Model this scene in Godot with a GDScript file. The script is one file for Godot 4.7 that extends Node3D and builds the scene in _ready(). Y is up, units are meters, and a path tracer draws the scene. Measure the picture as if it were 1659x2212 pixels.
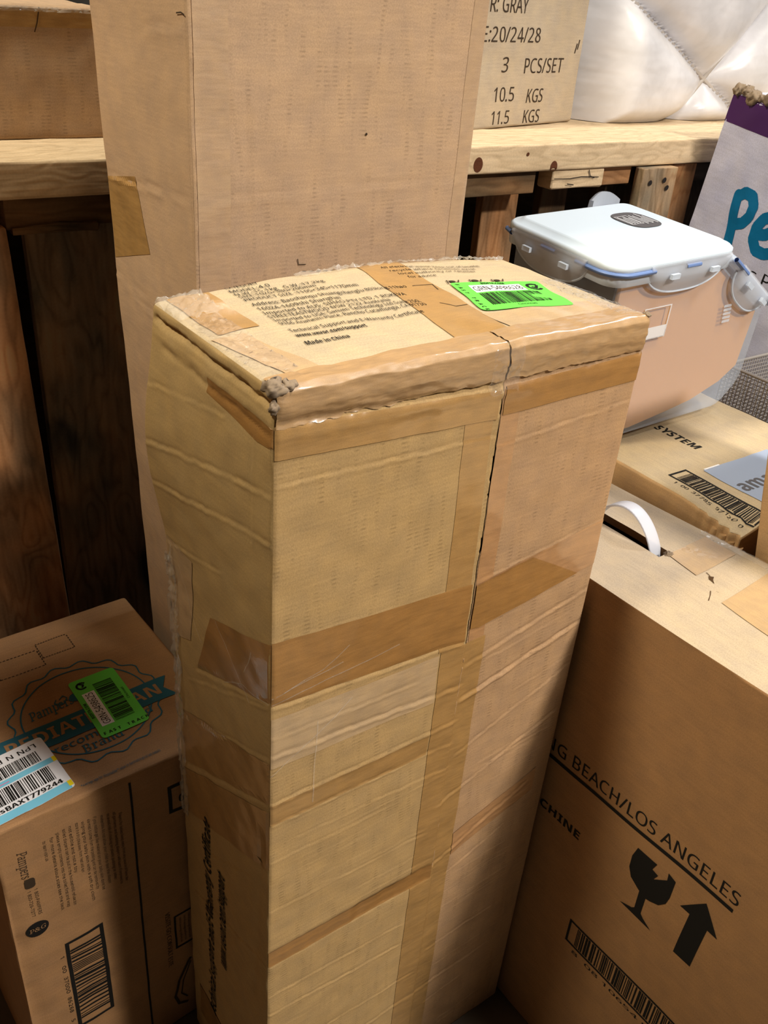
extends Node3D
# A corner of a liquidation warehouse: a taped tall carton among other cartons, a timber shelf behind.

var T := {}
var M := {}
var used := {}
var fonts := {}
var caps := {}

# ---------------------------------------------------------------- surfaces
class Sheet:
	# a flat sheet of board: x to the right, y up, n towards the viewer; creases, bulges and rounded rims push it about
	var o: Vector3
	var ax: Vector3
	var ay: Vector3
	var n: Vector3
	var w: float
	var h: float
	var rnd := 0.003
	var bulge := 0.0
	var namp := 0.0005
	var nfreq := 14.0
	var creases: Array = []
	var noise: FastNoiseLite
	var off := 0.0
	var warp: Callable
	var warped := false
	var lip := -1.0

	func crease(x0: float, y0: float, x1: float, y1: float, hw := 0.0035, amp := 0.0009, kind := 2) -> Sheet:
		if kind == 2:
			hw *= 0.72
			amp *= 0.74
		var g := hw * 4.0 + 0.004
		creases.append([x0, y0, x1, y1, hw, amp, kind, minf(y0, y1) - g, maxf(y0, y1) + g, minf(x0, x1) - g, maxf(x0, x1) + g])
		return self

	func disp(x: float, y: float) -> float:
		var d := namp * noise.get_noise_2d(x * nfreq + off, y * nfreq - off) * 2.0
		if bulge != 0.0:
			d += bulge * sin(PI * clampf(x / w, 0, 1)) * sin(PI * clampf(y / h, 0, 1))
		if lip > 0.0 and x < lip and y < 0.985:
			d += 0.0011 * exp(-(lip - x) / 0.012)
		for c in creases:
			if y < c[7] or y > c[8] or x < c[9] or x > c[10]:
				continue
			var dx: float = c[2] - c[0]
			var dy: float = c[3] - c[1]
			var l := sqrt(dx * dx + dy * dy)
			var t: float = ((x - c[0]) * dx + (y - c[1]) * dy) / (l * l)
			var s: float = ((y - c[1]) * dx - (x - c[0]) * dy) / l + 0.0012 * noise.get_noise_2d(t * l * 60.0, c[1] * 900.0)
			var q: float = s / c[4]
			if absf(q) > 4.0:
				continue
			var fade: float = smoothstep(-0.02, 0.05, t) * smoothstep(1.02, 0.95, t) * (0.75 + 0.5 * noise.get_noise_2d(t * l * 25.0 + 50.0, c[1] * 400.0))
			match int(c[6]):
				0: d -= c[5] * fade * exp(-q * q)
				1: d += c[5] * fade * exp(-q * q)
				2: d -= c[5] * fade * q * exp(-q * q) * 1.7
				3: d -= c[5] * fade * smoothstep(1.3, 0.8, absf(q))
		return d * smoothstep(-0.001, 0.004, minf(minf(x, w - x), minf(y, h - y)))

	func at(x: float, y: float, lift := 0.0) -> Vector3:
		var px := x
		var py := y
		var d := disp(x, y) + lift
		if rnd > 0.0:
			if x < rnd:
				var a := PI / 4 * (1.0 - maxf(x, 0.0) / rnd)
				px = rnd - rnd * sin(a)
				d -= rnd * (1.0 - cos(a))
			elif x > w - rnd:
				var a := PI / 4 * (1.0 - maxf(w - x, 0.0) / rnd)
				px = w - rnd + rnd * sin(a)
				d -= rnd * (1.0 - cos(a))
			if y < rnd:
				var a := PI / 4 * (1.0 - maxf(y, 0.0) / rnd)
				py = rnd - rnd * sin(a)
				d -= rnd * (1.0 - cos(a))
			elif y > h - rnd:
				var a := PI / 4 * (1.0 - maxf(h - y, 0.0) / rnd)
				py = h - rnd + rnd * sin(a)
				d -= rnd * (1.0 - cos(a))
		var p := o + ax * px + ay * py + n * d
		return warp.call(p) if warped else p


class Mb:
	# collects triangles for one mesh
	var v := PackedVector3Array()
	var n := PackedVector3Array()
	var uv := PackedVector2Array()
	var ix := PackedInt32Array()

	func lattice(pos: PackedVector3Array, uvs: PackedVector2Array, nu: int, nv: int, flip := false) -> void:
		var base := v.size()
		v.append_array(pos)
		uv.append_array(uvs)
		for j in nv:
			for i in nu:
				var a := pos[j * nu + mini(i + 1, nu - 1)] - pos[j * nu + maxi(i - 1, 0)]
				var b := pos[mini(j + 1, nv - 1) * nu + i] - pos[maxi(j - 1, 0) * nu + i]
				var nn := a.cross(b).normalized()
				n.append(-nn if flip else nn)
		for j in nv - 1:
			for i in nu - 1:
				var p := base + j * nu + i
				if flip:
					ix.append_array([p, p + 1 + nu, p + nu, p, p + 1, p + 1 + nu])
				else:
					ix.append_array([p, p + nu, p + nu + 1, p, p + nu + 1, p + 1])

	func patch(pn: Sheet, po: Vector2, ex: Vector2, ey: Vector2, cell := 0.004, lift := 0.0, swap := false) -> Mb:
		var nu := maxi(2, int(ceil(ex.length() / cell)) + 1)
		var nv := maxi(2, int(ceil(ey.length() / cell)) + 1)
		var pos := PackedVector3Array()
		var uvs := PackedVector2Array()
		for j in nv:
			for i in nu:
				var q := po + ex * (float(i) / (nu - 1)) + ey * (float(j) / (nv - 1))
				pos.append(pn.at(q.x, q.y, lift))
				uvs.append(Vector2(q.y, q.x) if swap else Vector2(q.x, -q.y))
		lattice(pos, uvs, nu, nv, ex.cross(ey) < 0)
		return self

	func full(pn: Sheet, cell := 0.006, swap := false) -> Mb:
		# the whole panel, with rows close together along rounded rims
		var xs := Mb.steps(pn.w, cell, pn.rnd)
		var ys := Mb.steps(pn.h, cell, pn.rnd)
		var pos := PackedVector3Array()
		var uvs := PackedVector2Array()
		for y in ys:
			for x in xs:
				pos.append(pn.at(x, y))
				uvs.append(Vector2(y, x) if swap else Vector2(x, -y))
		lattice(pos, uvs, xs.size(), ys.size())
		return self

	static func steps(l: float, cell: float, r: float) -> PackedFloat32Array:
		var s := PackedFloat32Array()
		if r > 0:
			s.append_array([0.0, r * 0.5])
		var c := maxi(1, int(ceil((l - 2 * r) / cell)))
		for i in c + 1:
			s.append(r + (l - 2 * r) * i / c)
		if r > 0:
			s.append_array([l - r * 0.5, l])
		return s

	func tri(a: Vector3, b: Vector3, c: Vector3, ua := Vector2.ZERO, ub := Vector2.ZERO, uc := Vector2.ZERO) -> void:
		# clockwise seen from the front
		var nn := (c - a).cross(b - a).normalized()
		var k := v.size()
		v.append_array([a, b, c])
		n.append_array([nn, nn, nn])
		uv.append_array([ua, ub, uc])
		ix.append_array([k, k + 1, k + 2])

	func quad(a: Vector3, b: Vector3, c: Vector3, d: Vector3) -> void:
		var w := (b - a).length()
		var h := (d - a).length()
		tri(a, c, b, Vector2.ZERO, Vector2(w, h), Vector2(w, 0))
		tri(a, d, c, Vector2.ZERO, Vector2(0, h), Vector2(w, h))

	func ptri(pn: Sheet, a: Vector2, b: Vector2, c: Vector2, lift: float, most: float, deep := 0) -> void:
		var la := (b - c).length()
		var lb := (c - a).length()
		var lc := (a - b).length()
		var m := maxf(la, maxf(lb, lc))
		if m > most and deep < 9:
			if m == la:
				ptri(pn, a, b, (b + c) / 2, lift, most, deep + 1)
				ptri(pn, a, (b + c) / 2, c, lift, most, deep + 1)
			elif m == lb:
				ptri(pn, b, c, (c + a) / 2, lift, most, deep + 1)
				ptri(pn, b, (c + a) / 2, a, lift, most, deep + 1)
			else:
				ptri(pn, c, a, (a + b) / 2, lift, most, deep + 1)
				ptri(pn, c, (a + b) / 2, b, lift, most, deep + 1)
			return
		if (b - a).cross(c - a) > 0:
			var s := b
			b = c
			c = s
		tri(pn.at(a.x, a.y, lift), pn.at(b.x, b.y, lift), pn.at(c.x, c.y, lift), Vector2(a.x, -a.y), Vector2(b.x, -b.y), Vector2(c.x, -c.y))

	func poly(pn: Sheet, pts: PackedVector2Array, lift := 0.0004, most := 0.012) -> Mb:
		var big := PackedVector2Array()
		for p in pts:
			big.append(p * 1000.0)
		var t := Geometry2D.triangulate_polygon(big)
		for k in range(0, t.size(), 3):
			ptri(pn, pts[t[k]], pts[t[k + 1]], pts[t[k + 2]], lift, most)
		return self

	func stroke(pn: Sheet, pts: PackedVector2Array, width: float, lift := 0.0004, closed := false) -> Mb:
		# a line of print of even width
		var c := pts.size()
		var last := c if closed else c - 1
		for k in last:
			var a := pts[k]
			var b := pts[(k + 1) % c]
			var d := (b - a).normalized()
			var s := Vector2(-d.y, d.x) * width / 2
			ptri(pn, a - s, b - s, b + s, lift, 0.012)
			ptri(pn, a - s, b + s, a + s, lift, 0.012)
			if k > 0 or closed:
				dot(pn, a, width / 2, lift, 8)
		return self

	func dot(pn: Sheet, c: Vector2, r: float, lift := 0.0004, sides := 20, sy := 1.0) -> Mb:
		for k in sides:
			var a := TAU * k / sides
			var b := TAU * (k + 1) / sides
			ptri(pn, c, c + Vector2(cos(a), sin(a) * sy) * r, c + Vector2(cos(b), sin(b) * sy) * r, lift, 0.02)
		return self

	func box(c: Vector3, a: Vector3, b: Vector3, d: Vector3) -> Mb:
		# centre and three half edges (right, up, towards)
		for s in [[a, b, d], [-a, b, -d], [d, b, -a], [-d, b, a], [a, -d, b], [a, d, -b]]:
			var f: Vector3 = c + s[2]
			quad(f - s[0] - s[1], f + s[0] - s[1], f + s[0] + s[1], f - s[0] + s[1])
		return self

	func tube(pts: PackedVector3Array, r: float, sides := 6) -> Mb:
		var pos := PackedVector3Array()
		var uvs := PackedVector2Array()
		var dir0 := (pts[1] - pts[0]).normalized()
		var side := dir0.cross(Vector3(0.31, 0.9, 0.2)).normalized()
		for k in pts.size():
			var d := (pts[mini(k + 1, pts.size() - 1)] - pts[maxi(k - 1, 0)]).normalized()
			side = (side - d * side.dot(d)).normalized()
			var up := d.cross(side)
			for i in sides + 1:
				var a := TAU * i / sides
				pos.append(pts[k] + (side * cos(a) + up * sin(a)) * r)
				uvs.append(Vector2(float(i) / sides, k * 0.01))
		lattice(pos, uvs, sides + 1, pts.size())
		return self

	func loft(rings: Array, cap_first := true, cap_last := true) -> Mb:
		# rings of equal count, counter-clockwise seen from the last one's side
		var c: int = rings[0].size()
		var pos := PackedVector3Array()
		var uvs := PackedVector2Array()
		for r in rings.size():
			for i in c + 1:
				pos.append(rings[r][i % c])
				uvs.append(Vector2(float(i) / c, r * 0.1))
		lattice(pos, uvs, c + 1, rings.size())
		for e in 2:
			if (e == 0 and not cap_first) or (e == 1 and not cap_last):
				continue
			var ring: PackedVector3Array = rings[0] if e == 0 else rings[rings.size() - 1]
			var m := Vector3.ZERO
			for p in ring:
				m += p
			m /= c
			for i in c:
				if e == 0:
					tri(m, ring[i], ring[(i + 1) % c])
				else:
					tri(m, ring[(i + 1) % c], ring[i])
		return self

	func mesh() -> ArrayMesh:
		var a := []
		a.resize(Mesh.ARRAY_MAX)
		a[Mesh.ARRAY_VERTEX] = v
		a[Mesh.ARRAY_NORMAL] = n
		a[Mesh.ARRAY_TEX_UV] = uv
		a[Mesh.ARRAY_INDEX] = ix
		var m := ArrayMesh.new()
		m.add_surface_from_arrays(Mesh.PRIMITIVE_TRIANGLES, a)
		return m


# ---------------------------------------------------------------- scene helpers
func numbered(called: String) -> String:
	var k: int = used.get(called, 0)
	used[called] = k + 1
	return called if k == 0 else "%s_%03d" % [called, k]

func thing(called: String, label: String, category: String, at: Vector3, group := "") -> Node3D:
	var o := Node3D.new()
	o.name = numbered(called)
	add_child(o)
	o.position = at
	o.set_meta("label", label)
	o.set_meta("category", category)
	if group:
		o.set_meta("group", group)
	return o

func part(called: String, mb: Mb, m: Material, parent: Node3D, label := "") -> MeshInstance3D:
	# the mesh is given in world metres; it is hung under its thing
	var i := MeshInstance3D.new()
	i.name = called
	i.mesh = mb.mesh()
	i.material_override = m
	parent.add_child(i, true)
	var base := Vector3.ZERO
	var p: Node = parent
	while p != self and p is Node3D:
		base += p.position
		p = p.get_parent()
	i.position = -base
	if label:
		i.set_meta("label", label)
	return i

func struct(called: String, mb: Mb, m: Material) -> MeshInstance3D:
	var i := part(called, mb, m, self)
	i.set_meta("kind", "structure")
	return i

func dr(deg: float) -> Vector3:
	return Vector3(cos(deg_to_rad(deg)), 0, -sin(deg_to_rad(deg)))

func nb(deg: float) -> Vector3:
	return Vector3(-sin(deg_to_rad(deg)), 0, -cos(deg_to_rad(deg)))

var pnoise: FastNoiseLite
var pcount := 0

func panel(o: Vector3, ax: Vector3, ay: Vector3, w: float, h: float, rnd := 0.003, warp: Variant = null) -> Sheet:
	var p := Sheet.new()
	p.o = o
	p.ax = ax
	p.ay = ay
	p.n = ax.cross(ay).normalized()
	p.w = w
	p.h = h
	p.rnd = rnd
	p.noise = pnoise
	pcount += 1
	p.off = pcount * 7.3
	if warp != null:
		p.warp = warp
		p.warped = true
	return p

func box_panels(o: Vector3, u: Vector3, up: Vector3, v: Vector3, w: float, h: float, d: float, rnd := 0.003, warp: Variant = null) -> Dictionary:
	return {
		"front": panel(o, u, up, w, h, rnd, warp),
		"left": panel(o + v * d, -v, up, d, h, rnd, warp),
		"right": panel(o + u * w, v, up, d, h, rnd, warp),
		"back": panel(o + u * w + v * d, -u, up, w, h, rnd, warp),
		"top": panel(o + up * h, u, v, w, d, rnd, warp),
		"bottom": panel(o + v * d, u, -v, w, d, rnd, warp),
	}

func text(mb: Mb, pn: Sheet, s: String, x: float, y: float, deg: float, cap: float, length := 0.0, font := "sans", shear := 0.0, lift := 0.0005) -> void:
	# lettering laid on a panel: baseline start, direction, capital height, total length
	if not fonts.has(font):
		var f := SystemFont.new()
		f.font_names = PackedStringArray([{"sans": "Droid Sans", "bold": "Droid Sans", "serif": "Droid Serif", "mono": "Droid Sans Mono"}[font]])
		f.font_weight = 700 if font == "bold" else 400
		fonts[font] = f
		var hm := TextMesh.new()
		hm.font = f
		hm.text = "H"
		hm.font_size = 32
		hm.depth = 0.0
		hm.pixel_size = 0.01
		caps[font] = hm.get_aabb().size.y
	var tm := TextMesh.new()
	tm.font = fonts[font]
	tm.text = s
	tm.font_size = 32
	tm.depth = 0.0
	tm.pixel_size = 0.01
	tm.curve_step = 2.0
	tm.horizontal_alignment = HORIZONTAL_ALIGNMENT_LEFT
	tm.vertical_alignment = VERTICAL_ALIGNMENT_BOTTOM
	var hm2 := TextMesh.new()
	hm2.font = fonts[font]
	hm2.text = s + "H"
	hm2.font_size = 32
	hm2.depth = 0.0
	hm2.pixel_size = 0.01
	hm2.vertical_alignment = VERTICAL_ALIGNMENT_BOTTOM
	var box := tm.get_aabb()
	var sy: float = cap / float(caps[font])
	var sx: float = length / box.size.x if length > 0.0 else sy
	var a := tm.get_mesh_arrays()
	var vs: PackedVector3Array = a[Mesh.ARRAY_VERTEX]
	var ix: PackedInt32Array = a[Mesh.ARRAY_INDEX]
	var base := baseline(font)
	var d := Vector2(cos(deg_to_rad(deg)), sin(deg_to_rad(deg)))
	var e := Vector2(-d.y, d.x)
	var pts := PackedVector2Array()
	for q in vs:
		var ty := (q.y - base) * sy
		pts.append(Vector2(x, y) + d * ((q.x - box.position.x) * sx + ty * shear) + e * ty)
	for k in range(0, ix.size(), 3):
		mb.ptri(pn, pts[ix[k]], pts[ix[k + 1]], pts[ix[k + 2]], lift, maxf(0.012, cap * 0.8))

var bases := {}
func baseline(font: String) -> float:
	if not bases.has(font):
		var t := TextMesh.new()
		t.font = fonts[font]
		t.text = "H"
		t.font_size = 32
		t.depth = 0.0
		t.pixel_size = 0.01
		t.vertical_alignment = VERTICAL_ALIGNMENT_BOTTOM
		bases[font] = t.get_aabb().position.y
	return bases[font]

func bars(mb: Mb, pn: Sheet, o: Vector2, ex: Vector2, ey: Vector2, count: int, sd: int, lift := 0.0006) -> void:
	# a barcode: bars of 1 to 4 modules, standing along ey, spread along ex
	var r := RandomNumberGenerator.new()
	r.seed = sd
	var at := []
	var total := 0
	for k in count:
		var b: int = [1, 1, 1, 2, 2, 3][r.randi() % 6]
		var g: int = [1, 1, 2, 2, 3][r.randi() % 5]
		at.append([total, b])
		total += b + g
	for b in at:
		var s: float = float(b[0]) / total
		var e: float = float(b[0] + b[1]) / total
		var p := PackedVector2Array([o + ex * s, o + ex * e, o + ex * e + ey, o + ex * s + ey])
		mb.ptri(pn, p[0], p[1], p[2], lift, 0.03)
		mb.ptri(pn, p[0], p[2], p[3], lift, 0.03)

func rrect(o: Vector2, ex: Vector2, ey: Vector2, r: float) -> PackedVector2Array:
	var out := PackedVector2Array()
	var a := ex.normalized()
	var b := ey.normalized()
	var cs := [[o + a * r + b * r, -a, -b], [o + ex - a * r + b * r, -b, a], [o + ex + ey - a * r - b * r, a, b], [o + ey + a * r - b * r, b, -a]]
	for c in cs:
		for k in 5:
			var t := PI / 2 * k / 4.0
			out.append(c[0] + (c[1] * cos(t) + c[2] * sin(t)) * r)
	return out

func frame_print(mb: Mb, pn: Sheet, o: Vector2, ex: Vector2, ey: Vector2, t: float, lift := 0.0005) -> void:
	var a := ex.normalized() * t
	var b := ey.normalized() * t
	for q in [[o, ex, b], [o + ey - b, ex, b], [o + b, a, ey - b * 2], [o + ex - a + b, a, ey - b * 2]]:
		mb.patch(pn, q[0], q[1], q[2], 0.01, lift)

# ---------------------------------------------------------------- textures and materials
func noise_bytes(w: int, h: int, sx: int, freq: float, oct: int, sd: int, ridged := false) -> PackedByteArray:
	var f := FastNoiseLite.new()
	f.seed = sd
	f.noise_type = FastNoiseLite.TYPE_SIMPLEX_SMOOTH
	f.frequency = freq
	f.fractal_type = FastNoiseLite.FRACTAL_RIDGED if ridged else FastNoiseLite.FRACTAL_FBM
	f.fractal_octaves = oct
	var im := f.get_seamless_image(maxi(8, w / maxi(sx, 1)), h if sx > 0 else h / -sx)
	im.convert(Image.FORMAT_L8)
	if sx > 1 or sx < 0:
		im.resize(w, h, Image.INTERPOLATE_BILINEAR)
	return im.get_data()

func picture(w: int, h: int, bytes: PackedByteArray) -> ImageTexture:
	return ImageTexture.create_from_image(Image.create_from_data(w, h, false, Image.FORMAT_RGB8, bytes))

func bump(w: int, h: int, bytes: PackedByteArray, s: float) -> ImageTexture:
	var im := Image.create_from_data(w, h, false, Image.FORMAT_L8, bytes)
	im.convert(Image.FORMAT_RGBA8)
	im.bump_map_to_normal_map(s)
	return ImageTexture.create_from_image(im)

func make_textures() -> void:
	var s := 768
	var fine := noise_bytes(s, s, 1, 0.22, 3, 11)
	var streak := noise_bytes(s, s, 12, 0.11, 3, 12)
	var wide := noise_bytes(s, s, 1, 0.012, 4, 13)
	var dash := noise_bytes(s, s, -7, 0.03, 2, 14)
	for kind in ["plain", "flute"]:
		var out := PackedByteArray()
		out.resize(s * s * 3)
		var hgt := PackedByteArray()
		hgt.resize(s * s)
		for y in s:
			var wave := 0.5 + 0.5 * sin(TAU * y / 9.6)
			for x in s:
				var k := y * s + x
				var val := 0.91 + 0.00022 * (streak[k] - 128) + 0.00022 * (wide[k] - 128) + 0.0005 * (fine[k] - 128)
				if fine[k] > 225:
					val -= 0.06
				var hh := 120.0 + 0.12 * (fine[k] - 128) + 0.10 * (streak[k] - 128)
				if kind == "flute":
					var dk := clampf((dash[k] - 150) / 60.0, 0, 1) * clampf((streak[k] - 60) / 90.0, 0, 1)
					val -= 0.13 * dk * wave * wave
					hh += 24.0 * wave * (0.3 + 0.7 * dk)
				var warm := 0.00015 * (wide[k] - 128)
				out[k * 3] = clampi(int(255 * (val + warm * 0.3)), 0, 255)
				out[k * 3 + 1] = clampi(int(255 * val), 0, 255)
				out[k * 3 + 2] = clampi(int(255 * (val - warm)), 0, 255)
				hgt[k] = clampi(int(hh), 0, 255)
		T[kind] = picture(s, s, out)
		T[kind + "_n"] = bump(s, s, hgt, 2.0)
	# film and tape wrinkles
	var rid := noise_bytes(512, 512, 1, 0.012, 4, 21, true)
	T["wrinkle_n"] = bump(512, 512, rid, 3.0)
	var soft := noise_bytes(512, 512, 3, 0.02, 3, 22)
	T["soft_n"] = bump(512, 512, soft, 4.0)
	# timber, grain along x
	var w := 1024
	var h := 512
	var g1 := noise_bytes(w, h, 32, 0.10, 3, 31)
	var g2 := noise_bytes(w, h, 8, 0.016, 3, 32)
	var g3 := noise_bytes(w, h, 2, 0.25, 2, 33)
	var g4 := noise_bytes(w, h, 4, 0.012, 3, 34)
	for kind in ["pine", "weathered"]:
		var out := PackedByteArray()
		out.resize(w * h * 3)
		var hgt := PackedByteArray()
		hgt.resize(w * h)
		var amt := 0.08 if kind == "pine" else 0.13
		for y in h:
			for x in w:
				var k := y * w + x
				var ring := 0.5 + 0.5 * sin(y * 0.11 + g2[k] * 0.11)
				var val := 0.86 - amt * 0.8 * pow(ring, 3) + amt * (g1[k] - 128) / 128.0 * 0.7 + 0.0003 * (g3[k] - 128)
				var red := 0.0
				if kind == "weathered":
					val += 0.0012 * (g4[k] - 128)
					if g4[k] < 70:
						val -= (70 - g4[k]) * 0.004
					red = 0.0006 * (g4[k] - 128)
				out[k * 3] = clampi(int(255 * (val + red)), 0, 255)
				out[k * 3 + 1] = clampi(int(255 * (val - 0.03 * ring * amt * 4)), 0, 255)
				out[k * 3 + 2] = clampi(int(255 * (val - 0.07 * ring * amt * 4 - red)), 0, 255)
				hgt[k] = clampi(int(128 - 40 * ring + 0.3 * (g1[k] - 128)), 0, 255)
		T[kind] = picture(w, h, out)
		T[kind + "_n"] = bump(w, h, hgt, 1.6)
	# concrete, quilted cloth
	var c1 := noise_bytes(512, 512, 1, 0.01, 5, 41)
	var c2 := noise_bytes(512, 512, 1, 0.02, 5, 42, true)
	var o1 := PackedByteArray()
	o1.resize(512 * 512 * 3)
	var o2 := PackedByteArray()
	o2.resize(512 * 512 * 3)
	for k in 512 * 512:
		var a := clampi(int(205 + 0.35 * (c1[k] - 128)), 0, 255)
		var b := clampi(int(236 - 0.05 * maxi(0, c2[k] - 120) + 0.10 * (c1[k] - 128)), 0, 255)
		for i in 3:
			o1[k * 3 + i] = a
			o2[k * 3 + i] = b
	T["concrete"] = picture(512, 512, o1)
	T["cloth"] = picture(512, 512, o2)

func mat(called: String, c: Color, rough := 0.85, tex := "", nrm := "", ns := 1.0, tile := 0.32) -> StandardMaterial3D:
	var m := StandardMaterial3D.new()
	m.resource_name = called
	m.albedo_color = c
	m.roughness = rough
	m.metallic_specular = 0.35
	if tex:
		m.albedo_texture = T[tex]
	if nrm:
		m.normal_enabled = true
		m.normal_texture = T[nrm]
		m.normal_scale = ns
	m.uv1_scale = Vector3(1 / tile, 1 / tile, 1)
	M[called] = m
	return m

func tape_mat(called: String, c: Color, ns := 0.28) -> StandardMaterial3D:
	var m := mat(called, c, 0.42, "plain", "soft_n", ns, 0.2)
	m.metallic_specular = 0.5
	m.clearcoat_enabled = true
	m.clearcoat = 0.8
	m.clearcoat_roughness = 0.14
	return m

func make_materials() -> void:
	mat("kraft", Color(0.78, 0.64, 0.47), 0.85, "plain", "plain_n", 0.5)
	mat("kraft_top", Color(0.775, 0.70, 0.575), 0.8, "plain", "plain_n", 0.4)
	mat("kraft_yellow", Color(0.77, 0.64, 0.44), 0.72, "flute", "flute_n", 0.7)
	mat("kraft_pink", Color(0.765, 0.62, 0.465), 0.75, "flute", "flute_n", 0.7)
	mat("kraft_ribbed", Color(0.80, 0.675, 0.55), 0.8, "flute", "flute_n", 0.25)
	mat("kraft_tan", Color(0.78, 0.655, 0.53), 0.8, "plain", "plain_n", 0.45)
	mat("kraft_side", Color(0.76, 0.64, 0.44), 0.75, "plain", "plain_n", 0.5)
	mat("kraft_pale", Color(0.785, 0.715, 0.615), 0.82, "plain", "plain_n", 0.4)
	mat("kraft_brown", Color(0.665, 0.505, 0.345), 0.85, "plain", "plain_n", 0.4)
	mat("board_edge", Color(0.50, 0.37, 0.24), 0.95, "plain", "plain_n", 1.0, 0.05)
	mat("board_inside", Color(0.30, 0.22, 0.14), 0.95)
	mat("torn_paper", Color(0.60, 0.53, 0.45), 0.95, "plain", "plain_n", 1.0, 0.05)
	tape_mat("tape", Color(0.73, 0.57, 0.35))
	tape_mat("tape_pink", Color(0.76, 0.58, 0.40))
	tape_mat("tape_pale", Color(0.81, 0.69, 0.53))
	tape_mat("tape_clear", Color(0.80, 0.675, 0.545), 0.3)
	tape_mat("tape_dark", Color(0.68, 0.50, 0.28))
	tape_mat("tape_gloss", Color(0.74, 0.60, 0.43), 0.55)
	M["tape_gloss"].uv1_scale = Vector3(6, 9, 1)
	var f := mat("film", Color(0.92, 0.92, 0.92, 0.05), 0.12, "", "wrinkle_n", 1.0, 0.14)
	f.transparency = BaseMaterial3D.TRANSPARENCY_ALPHA
	f.metallic_specular = 0.5
	var f2 := mat("film_white", Color(0.92, 0.90, 0.86, 0.17), 0.2, "", "wrinkle_n", 1.2, 0.12)
	f2.transparency = BaseMaterial3D.TRANSPARENCY_ALPHA
	mat("ink", Color(0.075, 0.068, 0.06), 0.8)
	mat("ink_faded", Color(0.22, 0.17, 0.12), 0.85)
	mat("ink_teal", Color(0.16, 0.36, 0.42), 0.85)
	mat("label_green", Color(0.40, 0.80, 0.30), 0.55)
	mat("label_white", Color(0.90, 0.90, 0.91), 0.5)
	mat("label_blue", Color(0.47, 0.76, 0.86), 0.5)
	mat("label_yellow", Color(0.93, 0.84, 0.12), 0.5)
	mat("label_pink", Color(0.85, 0.45, 0.62), 0.5)
	mat("label_grey", Color(0.58, 0.63, 0.72), 0.55)
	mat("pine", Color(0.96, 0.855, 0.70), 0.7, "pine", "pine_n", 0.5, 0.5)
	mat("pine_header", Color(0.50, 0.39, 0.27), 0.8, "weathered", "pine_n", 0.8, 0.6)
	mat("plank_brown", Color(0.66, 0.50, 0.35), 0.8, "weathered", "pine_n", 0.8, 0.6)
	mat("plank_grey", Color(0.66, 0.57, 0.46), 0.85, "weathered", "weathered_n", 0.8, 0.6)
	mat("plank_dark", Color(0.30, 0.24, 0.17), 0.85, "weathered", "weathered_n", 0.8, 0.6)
	mat("knot", Color(0.42, 0.24, 0.14), 0.8, "pine", "", 1, 0.1)
	mat("nail", Color(0.12, 0.10, 0.09), 0.5)
	var pl := mat("plastic", Color(0.80, 0.86, 0.94, 0.30), 0.35, "", "", 1)
	pl.transparency = BaseMaterial3D.TRANSPARENCY_ALPHA
	var pr := mat("plastic_rim", Color(0.84, 0.89, 0.95, 0.62), 0.3)
	pr.transparency = BaseMaterial3D.TRANSPARENCY_ALPHA
	mat("lid", Color(0.84, 0.90, 0.95), 0.32)
	var lp := mat("clip", Color(0.85, 0.88, 0.93, 0.42), 0.3)
	lp.transparency = BaseMaterial3D.TRANSPARENCY_ALPHA
	mat("gasket", Color(0.42, 0.52, 0.72), 0.4)
	mat("badge", Color(0.33, 0.32, 0.33), 0.5)
	mat("bag_orange", Color(0.88, 0.65, 0.35), 0.6, "", "soft_n", 0.5, 0.4)
	mat("bag_grey", Color(0.25, 0.25, 0.27), 0.6)
	mat("white_board", Color(0.86, 0.87, 0.99), 0.6, "plain", "flute_n", 0.12, 0.5)
	mat("purple", Color(0.27, 0.12, 0.36), 0.6)
	mat("logo_blue", Color(0.0, 0.42, 0.62), 0.6)
	mat("wire", Color(0.75, 0.73, 0.71), 0.4)
	M["wire"].metallic = 0.6
	mat("pouch", Color(0.06, 0.055, 0.055), 0.8)
	var q := mat("quilt", Color(0.93, 0.93, 0.95), 0.35, "cloth", "soft_n", 0.35, 0.6)
	q.clearcoat_enabled = true
	q.clearcoat = 0.6
	q.clearcoat_roughness = 0.25
	mat("quilt_seam", Color(0.74, 0.71, 0.68), 0.6)
	var st := mat("strap", Color(0.88, 0.90, 0.95, 0.62), 0.3)
	st.transparency = BaseMaterial3D.TRANSPARENCY_ALPHA
	mat("concrete", Color(0.50, 0.46, 0.40), 0.9, "concrete", "", 1, 2.0)
	mat("wall_paint", Color(0.36, 0.345, 0.33), 0.9, "concrete", "", 1, 3.0)
	mat("ceiling_paint", Color(0.30, 0.295, 0.29), 0.9, "concrete", "", 1, 3.0)
	mat("lamp_case", Color(0.85, 0.85, 0.85), 0.5)

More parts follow.
